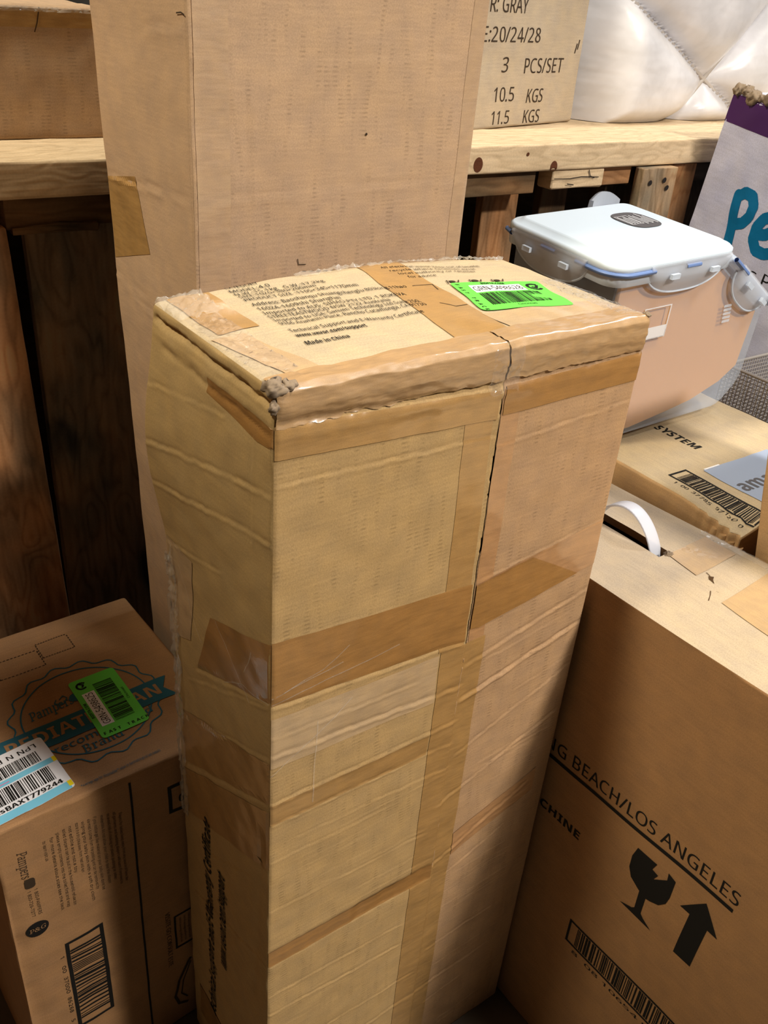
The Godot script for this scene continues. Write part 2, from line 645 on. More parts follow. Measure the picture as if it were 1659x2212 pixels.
# ---------------------------------------------------------------- building
func _ready() -> void:
	# camera
	var cam := Camera3D.new()
	cam.name = "camera"
	cam.fov = 59.0
	cam.near = 0.02
	var bs := Basis(Vector3.RIGHT, -0.53258259) * Basis(Vector3.BACK, 0.08358501)
	cam.transform = Transform3D(bs, Vector3(0, 1.26192, 0))
	add_child(cam)
	cam.current = true
	# surroundings
	var we := WorldEnvironment.new()
	we.name = "surroundings"
	var env := Environment.new()
	env.background_mode = Environment.BG_COLOR
	env.background_color = Color(0.02, 0.02, 0.02)
	env.tonemap_mode = Environment.TONE_MAPPER_LINEAR
	env.tonemap_exposure = 1.05
	env.sdfgi_enabled = true
	env.ssao_enabled = true
	env.ssil_enabled = true
	we.environment = env
	add_child(we)
	# ceiling lights: at, length along x, colour, energy
	make_textures()
	make_materials()
	pnoise = FastNoiseLite.new()
	pnoise.seed = 5
	pnoise.frequency = 1.0
	pnoise.noise_type = FastNoiseLite.TYPE_SIMPLEX_SMOOTH
	pnoise.fractal_octaves = 2
	ceiling_light(Vector3(1.36, 3.9, -0.2), Color(1.0, 0.97, 0.92), 5.5, "ceiling light high above the right of the taped carton", Vector2(0.7, 0.28))
	ceiling_light(Vector3(2.3, 3.3, 0.6), Color(1.0, 0.96, 0.91), 17.0, "lowest hanging light, over the aisle at the right", Vector2(0.5, 0.22))
	ceiling_light(Vector3(-1.75, 3.9, 0.05), Color(1.0, 0.95, 0.84), 15.0, "ceiling light above the left end of the shelf", Vector2(0.6, 0.28))
	ceiling_light(Vector3(2.2, 3.9, -3.0), Color(0.95, 0.97, 1.0), 8.0, "ceiling light behind the right end of the shelf")
	room()
	shelf()
	wrapped_carton()
	back_carton()
	handle_carton()
	left_carton()
	flat_carton()
	food_container()
	shelf_goods()
	white_carton()
	side_carton()
	wire_bin()
	left_stack()

func ceiling_light(at: Vector3, c: Color, e: float, label: String, size := Vector2(1.2, 0.28)) -> void:
	var t := thing("ceiling_light", label, "lamp", at, "ceiling lights")
	var cs := Mb.new().box(at + Vector3(0, 0.03, 0), Vector3(size.x / 2 + 0.04, 0, 0), Vector3(0, 0.03, 0), Vector3(0, 0, size.y / 2 + 0.03))
	part("housing", cs, M["lamp_case"], t)
	if at.y < 4.0:
		for k in [-0.4 * size.x, 0.4 * size.x]:
			part("suspension_rod", Mb.new().tube(PackedVector3Array([at + Vector3(k, 0.055, 0), Vector3(at.x + k, 4.0, at.z)]), 0.005, 8), M["lamp_case"], t)
	var m := StandardMaterial3D.new()
	m.albedo_color = Color(0.9, 0.9, 0.9)
	m.emission_enabled = true
	m.emission = c
	m.emission_energy_multiplier = 2.0
	part("lamp_diffuser", Mb.new().box(at + Vector3(0, -0.006, 0), Vector3(size.x / 2, 0, 0), Vector3(0, 0.006, 0), Vector3(0, 0, size.y / 2)), m, t)
	var l := AreaLight3D.new()
	l.name = "lamp_glow"
	l.area_size = size
	l.light_color = c
	l.light_energy = e
	l.area_range = 20.0
	l.shadow_enabled = true
	l.rotation.x = -PI / 2
	l.position = Vector3(0, -0.03, 0)
	t.add_child(l)

func slab(lo: Vector3, hi: Vector3) -> Mb:
	var c := (lo + hi) / 2
	var e := (hi - lo) / 2
	return Mb.new().box(c, Vector3(e.x, 0, 0), Vector3(0, e.y, 0), Vector3(0, 0, e.z))

func room() -> void:
	struct("floor", slab(Vector3(-4.2, -0.2, -5.2), Vector3(5.2, 0, 4.2)), M["concrete"])
	struct("ceiling", slab(Vector3(-4.2, 4.0, -5.2), Vector3(5.2, 4.2, 4.2)), M["ceiling_paint"])
	struct("wall_left", slab(Vector3(-4.2, 0, -5.0), Vector3(-4.0, 4.0, 4.0)), M["wall_paint"])
	struct("wall_right", slab(Vector3(5.0, 0, -5.0), Vector3(5.2, 4.0, 4.0)), M["wall_paint"])
	struct("wall_back", slab(Vector3(-4.2, 0, -5.2), Vector3(5.2, 4.0, -5.0)), M["wall_paint"])
	struct("wall_front", slab(Vector3(-4.2, 0, 4.0), Vector3(5.2, 4.0, 4.2)), M["wall_paint"])

# the shelf's own axes: along, back; its front top edge runs from RO
const RYAW := 36.28
var RO := Vector3(-0.4443, 0, -1.0146)
const RTOP := 1.0608

func rp(u: float, y: float, v: float) -> Vector3:
	return RO + dr(RYAW) * u + Vector3(0, y, 0) + nb(RYAW) * v

func board(called: String, parent: Node3D, o: Vector3, u: Vector3, up: Vector3, v: Vector3, w: float, h: float, d: float, m: Material, upright := false, rnd := 0.003, namp := 0.0006) -> Dictionary:
	var ps := box_panels(o, u, up, v, w, h, d, rnd)
	var mb := Mb.new()
	for k in ps:
		ps[k].namp = namp
		mb.full(ps[k], 0.03, upright and k in ["front", "back", "left", "right"])
	# uv shift so that no two boards share their grain
	pcount += 3
	for i in mb.uv.size():
		mb.uv[i] += Vector2(pcount * 0.137, pcount * 0.0713)
	part(called, mb, m, parent)
	return ps

func shelf() -> void:
	var t := thing("timber_shelf", "rough timber shelf with a pale pine front rail over weathered upright planks", "shelf", rp(0.8, 0, 0.3))
	var u := dr(RYAW)
	var v := nb(RYAW)
	var up := Vector3.UP
	var ps := board("front_rail", t, rp(-0.45, RTOP - 0.041, 0), u, up, v, 2.4, 0.041, 0.135, M["pine"], false, 0.004)
	# knots and a nail hole in the rail
	for k in [[0.6691, 1.0345, 0.0085, 1.25], [0.8222, 1.0255, 0.0075, 1.3], [0.7646, 1.0465, 0.0028, 1.0], [0.25, 1.035, 0.004, 1.0]]:
		part("knot", Mb.new().dot(ps["front"], Vector2(k[0] + 0.45, k[1] - RTOP + 0.041), k[2], 0.0006, 18, k[3]), M["knot"], t)
	# header boards under the rail
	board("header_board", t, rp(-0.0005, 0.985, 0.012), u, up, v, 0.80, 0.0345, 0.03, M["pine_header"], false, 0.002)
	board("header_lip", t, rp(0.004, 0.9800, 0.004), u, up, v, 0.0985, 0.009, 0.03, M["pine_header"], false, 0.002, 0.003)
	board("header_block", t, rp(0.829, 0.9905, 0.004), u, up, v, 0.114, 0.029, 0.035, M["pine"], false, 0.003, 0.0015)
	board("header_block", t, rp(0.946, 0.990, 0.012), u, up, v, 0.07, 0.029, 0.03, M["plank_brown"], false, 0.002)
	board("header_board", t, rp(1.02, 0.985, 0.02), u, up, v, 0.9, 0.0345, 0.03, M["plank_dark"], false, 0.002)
	# cracks in the split block
	var cr := panel(rp(0.829, 0.9905, 0.003), u, up, 0.114, 0.029, 0.0)
	var cm := Mb.new()
	cm.stroke(cr, PackedVector2Array([Vector2(0, 0.017), Vector2(0.035, 0.016), Vector2(0.06, 0.018), Vector2(0.1, 0.016)]), 0.0012, 0.002)
	cm.stroke(cr, PackedVector2Array([Vector2(0.075, 0.028), Vector2(0.08, 0.018), Vector2(0.09, 0.015)]), 0.0016, 0.002)
	cm.stroke(cr, PackedVector2Array([Vector2(0.03, 0.008), Vector2(0.045, 0.006)]), 0.0016, 0.002)
	part("crack", cm, M["nail"], t)
	# uprights in the front row, each leaning a little its own way
	for q in [[-0.165, 0.1625, 0.05, 0.962, 0.004, M["plank_brown"], 0.021], [1.021, 0.086, 0.0, 1.019, -0.012, M["plank_grey"], 0.02], [1.121, 0.062, 0.0, 1.019, 0.01, M["plank_brown"], 0.02], [1.42, 0.1, 0.0, 1.019, 0.0, M["plank_dark"], 0.02]]:
		var lean: Vector3 = (up - u * q[4] * -1.0 if q[4] < 0 else up - u * q[4]).normalized()
		if q[0] < 0:
			lean = (up - u * 0.0275).normalized()
			board("upright_plank", t, rp(q[0] + 0.0275, 0, q[4]), u, lean, v, q[1], 0.99, q[6], q[5], true, 0.002)
		else:
			board("upright_plank", t, rp(q[0], 0, q[4]), u, up, v, q[1], q[3] - 0.001, q[6], q[5], true, 0.002)
	for k in [[1.04, 0.995], [1.075, 0.998], [1.085, 0.985]]:
		part("nail_hole", Mb.new().dot(panel(rp(k[0], k[1], -0.013), u, up, 0.1, 0.1, 0.0), Vector2.ZERO, 0.0045, 0.001, 12), M["nail"], t)
	# the recessed back row
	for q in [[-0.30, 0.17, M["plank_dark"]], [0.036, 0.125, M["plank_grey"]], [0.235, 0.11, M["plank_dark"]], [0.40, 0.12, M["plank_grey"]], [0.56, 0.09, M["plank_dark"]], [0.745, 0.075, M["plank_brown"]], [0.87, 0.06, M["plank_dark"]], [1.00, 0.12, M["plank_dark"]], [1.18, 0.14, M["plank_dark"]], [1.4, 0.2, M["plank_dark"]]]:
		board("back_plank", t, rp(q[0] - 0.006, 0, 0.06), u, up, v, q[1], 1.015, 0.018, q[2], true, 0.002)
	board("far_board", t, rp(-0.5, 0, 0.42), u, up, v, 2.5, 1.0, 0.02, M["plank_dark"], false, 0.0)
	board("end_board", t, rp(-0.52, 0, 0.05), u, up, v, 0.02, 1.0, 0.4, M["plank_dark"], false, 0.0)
	board("deck_board", t, rp(-0.45, RTOP - 0.029, 0.137), u, up, v, 2.6, 0.026, 0.95, M["pine"], false, 0.001)
	# legs of the deck
	for q in [-0.4, 1.95]:
		board("leg", t, rp(q, 0, 0.95), u, up, v, 0.08, RTOP - 0.031, 0.08, M["plank_brown"], true, 0.002)

# ---------------------------------------------------------------- the wrapped carton in the middle
const CYAW := 37.44
var CO := Vector3(-0.07997, 0, -0.55804)

func cb_warp(p: Vector3) -> Vector3:
	var r := p - CO
	var pu := r.dot(dr(CYAW))
	var pv := r.dot(nb(CYAW))
	var k := clampf(pv / 0.2, 0.0, 1.0)
	var out := -dr(CYAW) * 0.017 * exp(-pow((p.y - 0.90) / 0.085, 2)) * pow(k, 1.4) * clampf(1.0 - pu / 0.2, 0, 1)
	out += Vector3.UP * 0.010 * sin(PI * clampf(pu / 0.38, 0, 1)) * k * smoothstep(0.90, 1.0, p.y)
	return p + out

func cb_label(parent: Node3D, pn: Sheet, o: Vector2, ex: Vector2, ey: Vector2, code: String, lift: float, sd: int) -> void:
	# a green shipping sticker; ex runs along the code, ey towards its upper edge
	var lab := part("shipping_label", Mb.new().poly(pn, rrect(o, ex, ey, 0.005), lift, 0.01), M["label_green"], parent, "bright green shipping sticker with a barcode")
	var f := func(a: float, b: float) -> Vector2: return o + ex * a + ey * b
	var deg := rad_to_deg(ex.angle())
	var lx := ex.length()
	var ly := ey.length()
	part("code_strip", Mb.new().poly(pn, PackedVector2Array([f.call(0.17, 0.62), f.call(0.74, 0.62), f.call(0.74, 0.88), f.call(0.17, 0.88)]), lift + 0.0002, 0.01), M["label_white"], lab)
	var mb := Mb.new()
	var q: Vector2 = f.call(0.19, 0.675)
	text(mb, pn, code, q.x, q.y, deg, ly * 0.15, lx * 0.53, "sans", 0.0, lift + 0.0004)
	q = f.call(0.33, 0.905)
	text(mb, pn, "BIDFTA.COM", q.x, q.y, deg, ly * 0.06, lx * 0.26, "bold", 0.0, lift + 0.0003)
	q = f.call(0.42, 0.08)
	text(mb, pn, "Cincinnati", q.x, q.y, deg, ly * 0.055, lx * 0.2, "sans", 0.0, lift + 0.0003)
	var letters := "FAST TRACK"
	for k in letters.length():
		if letters[k] != " ":
			q = f.call(0.04, 0.93 - k * 0.098)
			text(mb, pn, letters[k], q.x, q.y, deg - 90, lx * 0.042, 0.0, "bold", 0.0, lift + 0.0003)
	# round emblem with a swoosh
	q = f.call(0.88, 0.78)
	for k in 14:
		var a := TAU * k / 18.0 + 0.6
		mb.stroke(pn, PackedVector2Array([q + Vector2.from_angle(a) * ly * 0.1, q + Vector2.from_angle(a + 0.36) * ly * 0.1]), ly * 0.045, lift + 0.0003)
	mb.stroke(pn, PackedVector2Array([q - ex * 0.03, q + ex * 0.01 - ey * 0.04, q + ex * 0.05 + ey * 0.06]), ly * 0.04, lift + 0.0003)
	part("label_print", mb, M["ink"], lab)
	var bc := Mb.new()
	bars(bc, pn, f.call(0.18, 0.18), ex * 0.66, ey * 0.40, 42, sd, lift + 0.0003)
	part("barcode", bc, M["ink"], lab)

func film_strip(parent: Node3D, base: Sheet, o: Vector2, ex: Vector2, ey: Vector2, m: Material, amp: float, lift := 0.002, freq := 90.0, cell := 0.003) -> void:
	# crumpled plastic over a panel, thinning out to a ragged rim
	var nu := maxi(3, int(ex.length() / cell) + 1)
	var nv := maxi(3, int(ey.length() / cell) + 1)
	var pos := PackedVector3Array()
	var uvs := PackedVector2Array()
	for j in nv:
		for i in nu:
			var a := float(i) / (nu - 1)
			var b := float(j) / (nv - 1)
			var q := o + ex * a + ey * b
			var ra := 0.10 * pnoise.get_noise_2d(q.x * 60 + 9, q.y * 60) if (i == 0 or i == nu - 1 or j == 0 or j == nv - 1) else 0.0
			q += ex * ra * 0.3 + ey * ra
			var d := lift + amp * absf(pnoise.get_noise_2d(q.x * freq, q.y * freq + 40)) + amp * 0.5 * pnoise.get_noise_2d(q.x * freq * 2.3 + 7, q.y * freq * 2.3)
			pos.append(base.at(q.x, q.y, d))
			uvs.append(Vector2(q.x, -q.y))
	var mb := Mb.new()
	mb.lattice(pos, uvs, nu, nv, ex.cross(ey) < 0)
	part("plastic_film", mb, m, parent, "crumpled clear plastic film")

func lump(mb: Mb, c: Vector3, r: float, sd: float, squash := 0.7) -> void:
	var pos := PackedVector3Array()
	var uvs := PackedVector2Array()
	for j in 13:
		for i in 21:
			var th := PI * j / 12.0
			var ph := TAU * (i % 20) / 20.0
			var d := Vector3(sin(th) * cos(ph), -cos(th) * squash, -sin(th) * sin(ph))
			var k := 1.0 + 0.5 * pnoise.get_noise_3d(d.x * 1.2 + sd, d.y * 1.2, d.z * 1.2) + 0.14 * pnoise.get_noise_3d(d.x * 3 + sd, d.y * 3, d.z * 3)
			pos.append(c + d * r * k)
			uvs.append(Vector2(i * 0.003, j * 0.003))
	mb.lattice(pos, uvs, 21, 13)

func wrapped_carton() -> void:
	var t := thing("taped_carton", "tall taped carton in the centre with two green-labelled top and printed text", "carton", CO + dr(CYAW) * 0.19 + nb(CYAW) * 0.1)
	t.set_meta("label", "tall creased carton in the centre wrapped in brown tape, its top printed with text")
	var u := dr(CYAW)
	var v := nb(CYAW)
	var ps := box_panels(CO, u, Vector3.UP, v, 0.38, 1.02, 0.2, 0.004, cb_warp)
	var fr: Sheet = ps["front"]
	var lf: Sheet = ps["left"]
	var tp: Sheet = ps["top"]
	fr.namp = 0.0005
	fr.lip = 0.2117
	lf.namp = 0.0007
	# creases of the front, as photographed
	fr.crease(0.0, 0.945, 0.211, 0.940, 0.003, 0.0011)
	fr.crease(0.211, 0.929, 0.38, 0.941, 0.003, 0.0009)
	fr.crease(0.0, 0.8045, 0.214, 0.788, 0.002, 0.0004)
	fr.crease(-0.01, 0.735, 0.213, 0.721, 0.004, 0.0013)
	fr.crease(0.214, 0.789, 0.38, 0.811, 0.003, 0.0008)
	fr.crease(0.214, 0.689, 0.38, 0.727, 0.004, 0.0013)
	fr.crease(0.214, 0.644, 0.38, 0.684, 0.004, 0.0028)
	fr.crease(-0.01, 0.679, 0.217, 0.664, 0.004, 0.0014)
	fr.crease(-0.01, 0.700, 0.16, 0.694, 0.003, 0.0008)
	fr.crease(-0.01, 0.6184, 0.216, 0.6184, 0.0035, 0.0014)
	fr.crease(-0.01, 0.592, 0.216, 0.588, 0.0035, 0.0012)
	fr.crease(0.12, 0.558, 0.216, 0.552, 0.003, 0.0007)
	fr.crease(-0.01, 0.541, 0.14, 0.536, 0.003, 0.0006)
	fr.crease(0.2, 0.497, 0.38, 0.563, 0.0035, 0.0012)
	fr.crease(0.216, 0.565, 0.38, 0.627, 0.0035, 0.0010)
	fr.crease(-0.01, 0.468, 0.2, 0.462, 0.003, 0.0007)
	fr.crease(0.209, 0.399, 0.345, 0.458, 0.004, 0.0012)
	fr.crease(-0.01, 0.391, 0.212, 0.3905, 0.012, 0.0016, 3)
	fr.crease(0.232, 0.366, 0.32, 0.400, 0.003, 0.0009)
	fr.crease(-0.01, 0.326, 0.18, 0.317, 0.003, 0.0008)
	fr.crease(-0.01, 0.294, 0.18, 0.277, 0.003, 0.0010)
	fr.crease(0.22, 0.233, 0.33, 0.240, 0.003, 0.0009)
	fr.crease(-0.01, 0.205, 0.21, 0.20, 0.003, 0.0008)
	fr.crease(-0.01, 0.14, 0.38, 0.16, 0.004, 0.001)
	var rg := RandomNumberGenerator.new()
	rg.seed = 77
	for k in 46:
		var y := rg.randf_range(0.03, 0.72)
		var x := rg.randf_range(-0.02, 0.15) if k % 2 else rg.randf_range(0.215, 0.30)
		var l := rg.randf_range(0.06, 0.16)
		var up := rg.randf_range(-0.03, 0.0) if k % 2 else rg.randf_range(0.05, 0.2)
		fr.crease(x, y, x + l, y + l * up, rg.randf_range(0.002, 0.0034), rg.randf_range(0.0002, 0.0006))
	# rolled top rim: a groove and a soft roll above and below it
	fr.crease(-0.01, 0.995, 0.211, 0.986, 0.0028, 0.0042, 0)
	fr.crease(0.205, 0.986, 0.392, 0.988, 0.0022, 0.0022, 0)
	fr.crease(-0.01, 1.006, 0.392, 1.004, 0.006, 0.0022, 1)
	fr.crease(-0.01, 0.983, 0.392, 0.975, 0.005, 0.0012, 1)
	# creases of the left face
	lf.crease(-0.02, 0.949, 0.131, 0.972, 0.003, 0.0009)
	lf.crease(-0.03, 0.893, 0.2, 0.936, 0.0035, 0.0014)
	lf.crease(-0.02, 0.853, 0.2, 0.896, 0.0035, 0.0013)
	lf.crease(-0.01, 0.788, 0.12, 0.823, 0.003, 0.0008)
	lf.crease(0.05, 0.667, 0.2, 0.739, 0.004, 0.0012)
	lf.crease(0.03, 0.642, 0.2, 0.735, 0.003, 0.0009)
	lf.crease(0.0, 0.572, 0.2, 0.675, 0.0035, 0.0015)
	lf.crease(0.0, 0.497, 0.2, 0.618, 0.004, 0.0016)
	lf.crease(0.06, 0.41, 0.17, 0.488, 0.004, 0.0012)
	lf.crease(0.02, 0.30, 0.2, 0.38, 0.004, 0.0009)
	lf.crease(0.17, 0.88, 0.172, 0.975, 0.003, 0.0008)
	lf.crease(0.17, 0.30, 0.185, 0.58, 0.006, 0.0016, 0)
	# the open slit under the top flap
	lf.crease(0.004, 1.0085, 0.196, 1.0065, 0.0024, 0.0055, 0)
	lf.crease(0.0, 0.998, 0.2, 0.994, 0.004, 0.0012, 1)
	lf.crease(0.02, 0.989, 0.2, 0.983, 0.003, 0.0012, 0)
	tp.namp = 0.0008
	tp.crease(0.0, 0.07, 0.03, 0.01, 0.004, 0.0012)
	tp.crease(0.012, 0.18, 0.016, 0.03, 0.004, 0.0012)
	# front in two sheets that meet at the glued joint, which gapes in its upper half
	for s in 2:
		var pos := PackedVector3Array()
		var uvs := PackedVector2Array()
		var ys := Mb.steps(1.02, 0.0016, fr.rnd)
		var nu := 96 if s == 0 else 78
		for y in ys:
			var seam := 0.2115 + 0.0016 * sin(y * 9.0) + 0.0008 * pnoise.get_noise_1d(y * 40)
			var gap := 0.0019 * smoothstep(0.66, 0.74, y) * smoothstep(1.0, 0.93, y) + 0.0002
			var a := 0.0 if s == 0 else seam + gap * 0.4
			var b := seam - gap * 0.6 if s == 0 else 0.38
			for i in nu:
				var f := float(i) / (nu - 1)
				var x := lerpf(a, b, f)
				if s == 0 and i < 3:
					x = fr.rnd * 0.5 * i
				if s == 1 and i > nu - 4:
					x = 0.38 - fr.rnd * 0.5 * (nu - 1 - i)
				pos.append(fr.at(x, y))
				uvs.append(Vector2(x + s * 0.1, -y))
		var mb := Mb.new()
		mb.lattice(pos, uvs, nu, ys.size())
		part("front_panel", mb, M["kraft_yellow"] if s == 0 else M["kraft_pink"], t)
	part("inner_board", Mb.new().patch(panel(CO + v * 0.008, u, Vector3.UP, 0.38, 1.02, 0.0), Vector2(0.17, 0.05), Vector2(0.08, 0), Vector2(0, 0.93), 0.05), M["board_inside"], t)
	part("side_panel", Mb.new().full(lf, 0.0018), M["kraft_side"], t)
	part("side_panel", Mb.new().full(ps["right"], 0.02), M["kraft_pink"], t)
	part("back_panel", Mb.new().full(ps["back"], 0.02), M["kraft"], t)
	part("top_flap", Mb.new().full(tp, 0.004), M["kraft_top"], t)
	part("bottom_flap", Mb.new().full(ps["bottom"], 0.05), M["kraft"], t)
	# tape on the front
	var tl := 0.00025
	part("tape_strip", Mb.new().patch(fr, Vector2(0.179, 0.72), Vector2(0.0295, 0), Vector2(-0.004, 0.262), 0.0018, tl + 0.00006), M["tape"], t)
	part("tape_strip", Mb.new().patch(fr, Vector2(0.2145, 0.72), Vector2(0.020, 0), Vector2(-0.001, 0.262), 0.0018, tl + 0.00012), M["tape_pink"], t)
	part("tape_strip", Mb.new().patch(fr, Vector2(0.181, 0.02), Vector2(0.055, 0), Vector2(0.001, 0.70), 0.0018, tl + 0.00018), M["tape"], t)
	part("tape_strip", Mb.new().patch(fr, Vector2(0.0, 0.7365), Vector2(0.2090, -0.0135), Vector2(0.0, 0.0665), 0.0018, tl + 0.00024), M["tape_dark"], t)
	part("tape_strip", Mb.new().patch(fr, Vector2(0.2145, 0.734), Vector2(0.163, 0.024), Vector2(0.0, 0.053), 0.0018, tl + 0.00030), M["tape_pink"], t)
	part("tape_strip", Mb.new().poly(fr, PackedVector2Array([Vector2(0.2145, 0.7865), Vector2(0.2145, 0.736), Vector2(0.2263, 0.7335), Vector2(0.3536, 0.7543), Vector2(0.2841, 0.7953)]), tl + 0.0010, 0.0025), M["tape_dark"], t)
	part("tape_strip", Mb.new().patch(fr, Vector2(0.0, 0.664), Vector2(0.18, -0.005), Vector2(0.0, 0.058), 0.0018, tl + 0.00036), M["tape_pale"], t)
	part("tape_strip", Mb.new().patch(fr, Vector2(0.0, 0.592), Vector2(0.18, -0.003), Vector2(0.0, 0.026), 0.0018, tl + 0.00042), M["tape"], t)
	part("tape_strip", Mb.new().patch(fr, Vector2(0.0, 0.379), Vector2(0.21, -0.001), Vector2(0.0, 0.024), 0.0018, tl + 0.00048), M["tape_dark"], t)
	part("tape_strip", Mb.new().patch(fr, Vector2(0.237, 0.40), Vector2(0.12, 0.04), Vector2(0.0, 0.035), 0.0018, tl + 0.00054), M["tape_pink"], t)
	part("tape_strip", Mb.new().patch(fr, Vector2(0.0, 0.966), Vector2(0.2085, -0.010), Vector2(0.0, 0.026), 0.0018, tl + 0.00060), M["tape"], t)
	part("tape_strip", Mb.new().patch(fr, Vector2(0.2150, 0.958), Vector2(0.1645, 0.003), Vector2(0.0, 0.026), 0.0018, tl + 0.00066), M["tape_dark"], t)
	# glossy tape folded over the front top edge
	for s in [[0.001, 0.2105, 0.018, 0.026], [0.2125, 0.379, 0.026, 0.029]]:
		var nu := int((s[1] - s[0]) / 0.0022)
		var pos := PackedVector3Array()
		var uvs := PackedVector2Array()
		var rows := 26
		for j in rows:
			for i in nu:
				var x: float = lerpf(s[0], s[1], float(i) / (nu - 1))
				var a := float(j) / (rows - 1)
				var wr := 0.0012 * absf(pnoise.get_noise_2d(x * 13, a * 11)) + 0.0005 * pnoise.get_noise_2d(x * 45 + 5, a * 26)
				var low := 0.030 + 0.002 * pnoise.get_noise_1d(x * 70)
				if a < 0.55:
					pos.append(fr.at(x, 1.02 - low * (1.0 - a / 0.55), 0.0012 + wr))
				else:
					pos.append(tp.at(x, lerpf(s[2], s[3], float(i) / (nu - 1)) * (a - 0.55) / 0.45, 0.0012 + wr))
				uvs.append(Vector2(x, -a * 0.05))
		var mb := Mb.new()
		mb.lattice(pos, uvs, nu, rows)
		part("edge_tape", mb, M["tape_gloss"], t, "glossy wrinkled tape folded over the top edge")
	# tape on the left face
	part("tape_strip", Mb.new().poly(lf, PackedVector2Array([Vector2(0.089, 0.756), Vector2(0.056, 0.674), Vector2(0.2, 0.740), Vector2(0.2, 0.8015)]), 0.00031, 0.003), M["tape_dark"], t)
	part("tape_strip", Mb.new().poly(lf, PackedVector2Array([Vector2(0.104, 0.994), Vector2(0.102, 0.981), Vector2(0.178, 0.972), Vector2(0.2, 0.975), Vector2(0.2, 0.990)]), 0.00037, 0.003), M["tape_dark"], t)
	part("tape_strip", Mb.new().poly(lf, PackedVector2Array([Vector2(0.012, 0.585), Vector2(0.01, 0.51), Vector2(0.2, 0.62), Vector2(0.2, 0.67)]), 0.00043, 0.003), M["tape"], t)
	part("tape_strip", Mb.new().poly(lf, PackedVector2Array([Vector2(0.012, 0.50), Vector2(0.01, 0.43), Vector2(0.2, 0.53), Vector2(0.2, 0.61)]), 0.00049, 0.003), M["tape"], t)
	part("tape_strip", Mb.new().patch(lf, Vector2(0.02, 0.05), Vector2(0.17, 0), Vector2(0, 0.06), 0.003, 0.0006), M["tape"], t)
	part("tape_strip", Mb.new().poly(lf, PackedVector2Array([Vector2(0.006, 0.80), Vector2(0.006, 0.68), Vector2(0.045, 0.70), Vector2(0.06, 0.80)]), 0.00055, 0.003), M["tape_pale"], t)
	# tape on the top
	part("tape_strip", Mb.new().poly(tp, PackedVector2Array([Vector2(0.010, 0.196), Vector2(0.012, 0.106), Vector2(0.048, 0.108), Vector2(0.048, 0.196)]), 0.00061, 0.006), M["tape"], t)
	part("tape_strip", Mb.new().poly(tp, PackedVector2Array([Vector2(0.196, 0.198), Vector2(0.176, 0.02), Vector2(0.232, 0.024), Vector2(0.244, 0.198)]), 0.00067, 0.006), M["tape"], t)
	part("tape_strip", Mb.new().poly(tp, PackedVector2Array([Vector2(0.003, 0.10), Vector2(0.02, 0.02), Vector2(0.05, 0.016), Vector2(0.030, 0.10)]), 0.00073, 0.006), M["tape_pale"], t)
	part("tape_strip", Mb.new().poly(tp, PackedVector2Array([Vector2(0.232, 0.060), Vector2(0.236, 0.026), Vector2(0.376, 0.03), Vector2(0.365, 0.055)]), 0.00079, 0.006), M["tape_pale"], t)
	# print on the top
	var ink := Mb.new()
	var lines := ["CATEGORY", "MODEL:4.0", "N.W.:15.1kg   G.W.:17.2kg", "SIZE:1020×380×200mm", "PRODUCT SIZE :1105×345×1170mm", "Address: Baoshanqu Shuangchenglu 803long 11hao", "1602A-1609shi Shanghai", "Imported to AUS: SIHAO PTY LTD, 1 ROKEVA", "STREETEASTWOOD NSW 2122 Australia", "Imported to USA: Sanven Technology Ltd.Suite 250,", "9166 Anaheim Place, Rancho Cucamonga, CA 91730", "Technical Support and E-Warranty Certificate"]
	var lens := [0.03, 0.036, 0.083, 0.07, 0.106, 0.148, 0.075, 0.134, 0.112, 0.137, 0.137, 0.123]
	var at_v := [0.1945, 0.1845, 0.1755, 0.1675, 0.158, 0.146, 0.136, 0.1268, 0.1182, 0.1098, 0.1012, 0.086]
	for k in lines.size():
		text(ink, tp, lines[k], 0.063, at_v[k], -3.5, 0.0062, lens[k], "sans", 0.0, 0.0009)
	text(ink, tp, "www.vevor.com/support", 0.062, 0.0745, -3.5, 0.0066, 0.062, "bold", 0.0, 0.0009)
	text(ink, tp, "Made in China", 0.0615, 0.0592, -3.5, 0.0062, 0.037, "bold", 0.0, 0.0009)
	part("printed_text", ink, M["ink"], t, "dark printed address lines")
	ink = Mb.new()
	# corner brackets and care symbols left of the sticker
	ink.stroke(tp, PackedVector2Array([Vector2(0.217, 0.138), Vector2(0.238, 0.136), Vector2(0.234, 0.122)]), 0.001, 0.0009)
	ink.stroke(tp, PackedVector2Array([Vector2(0.213, 0.093), Vector2(0.2207, 0.080), Vector2(0.235, 0.082)]), 0.001, 0.0009)
	for k in 3:
		var c := Vector2(0.262 + 0.024 * k, 0.137 - 0.004 * k)
		ink.dot(tp, c, 0.004 if k == 1 else 0.0035, 0.0009, 14, 0.8)
		ink.stroke(tp, PackedVector2Array([c + Vector2(-0.008, -0.005), c + Vector2(-0.004, 0.004), c + Vector2(0.004, -0.004), c + Vector2(0.009, 0.002)]), 0.0011, 0.0009)
	for k in 4:
		text(ink, tp, ["All electrical waste keep out of landfill", "recycle where facilities exist", "local authority or retailer", "for advice"][k], 0.215 + k * 0.004, 0.184 - k * 0.009, -7, 0.0045, [0.11, 0.095, 0.085, 0.03][k], "sans", 0.0, 0.0009)
	part("printed_text", ink, M["ink_faded"], t, "faded care symbols and fine print")
	cb_label(t, tp, Vector2(0.2385, 0.0655), Vector2(0.094, -0.0175), Vector2(0.0165, 0.068), "GRN-5498628", 0.0012, 5)
	# print up the left face
	ink = Mb.new()
	text(ink, lf, "Technical support and E-Warranty Certificate", 0.071, 0.105, 90.0, 0.0185, 0.360, "bold", 0.12, 0.0009)
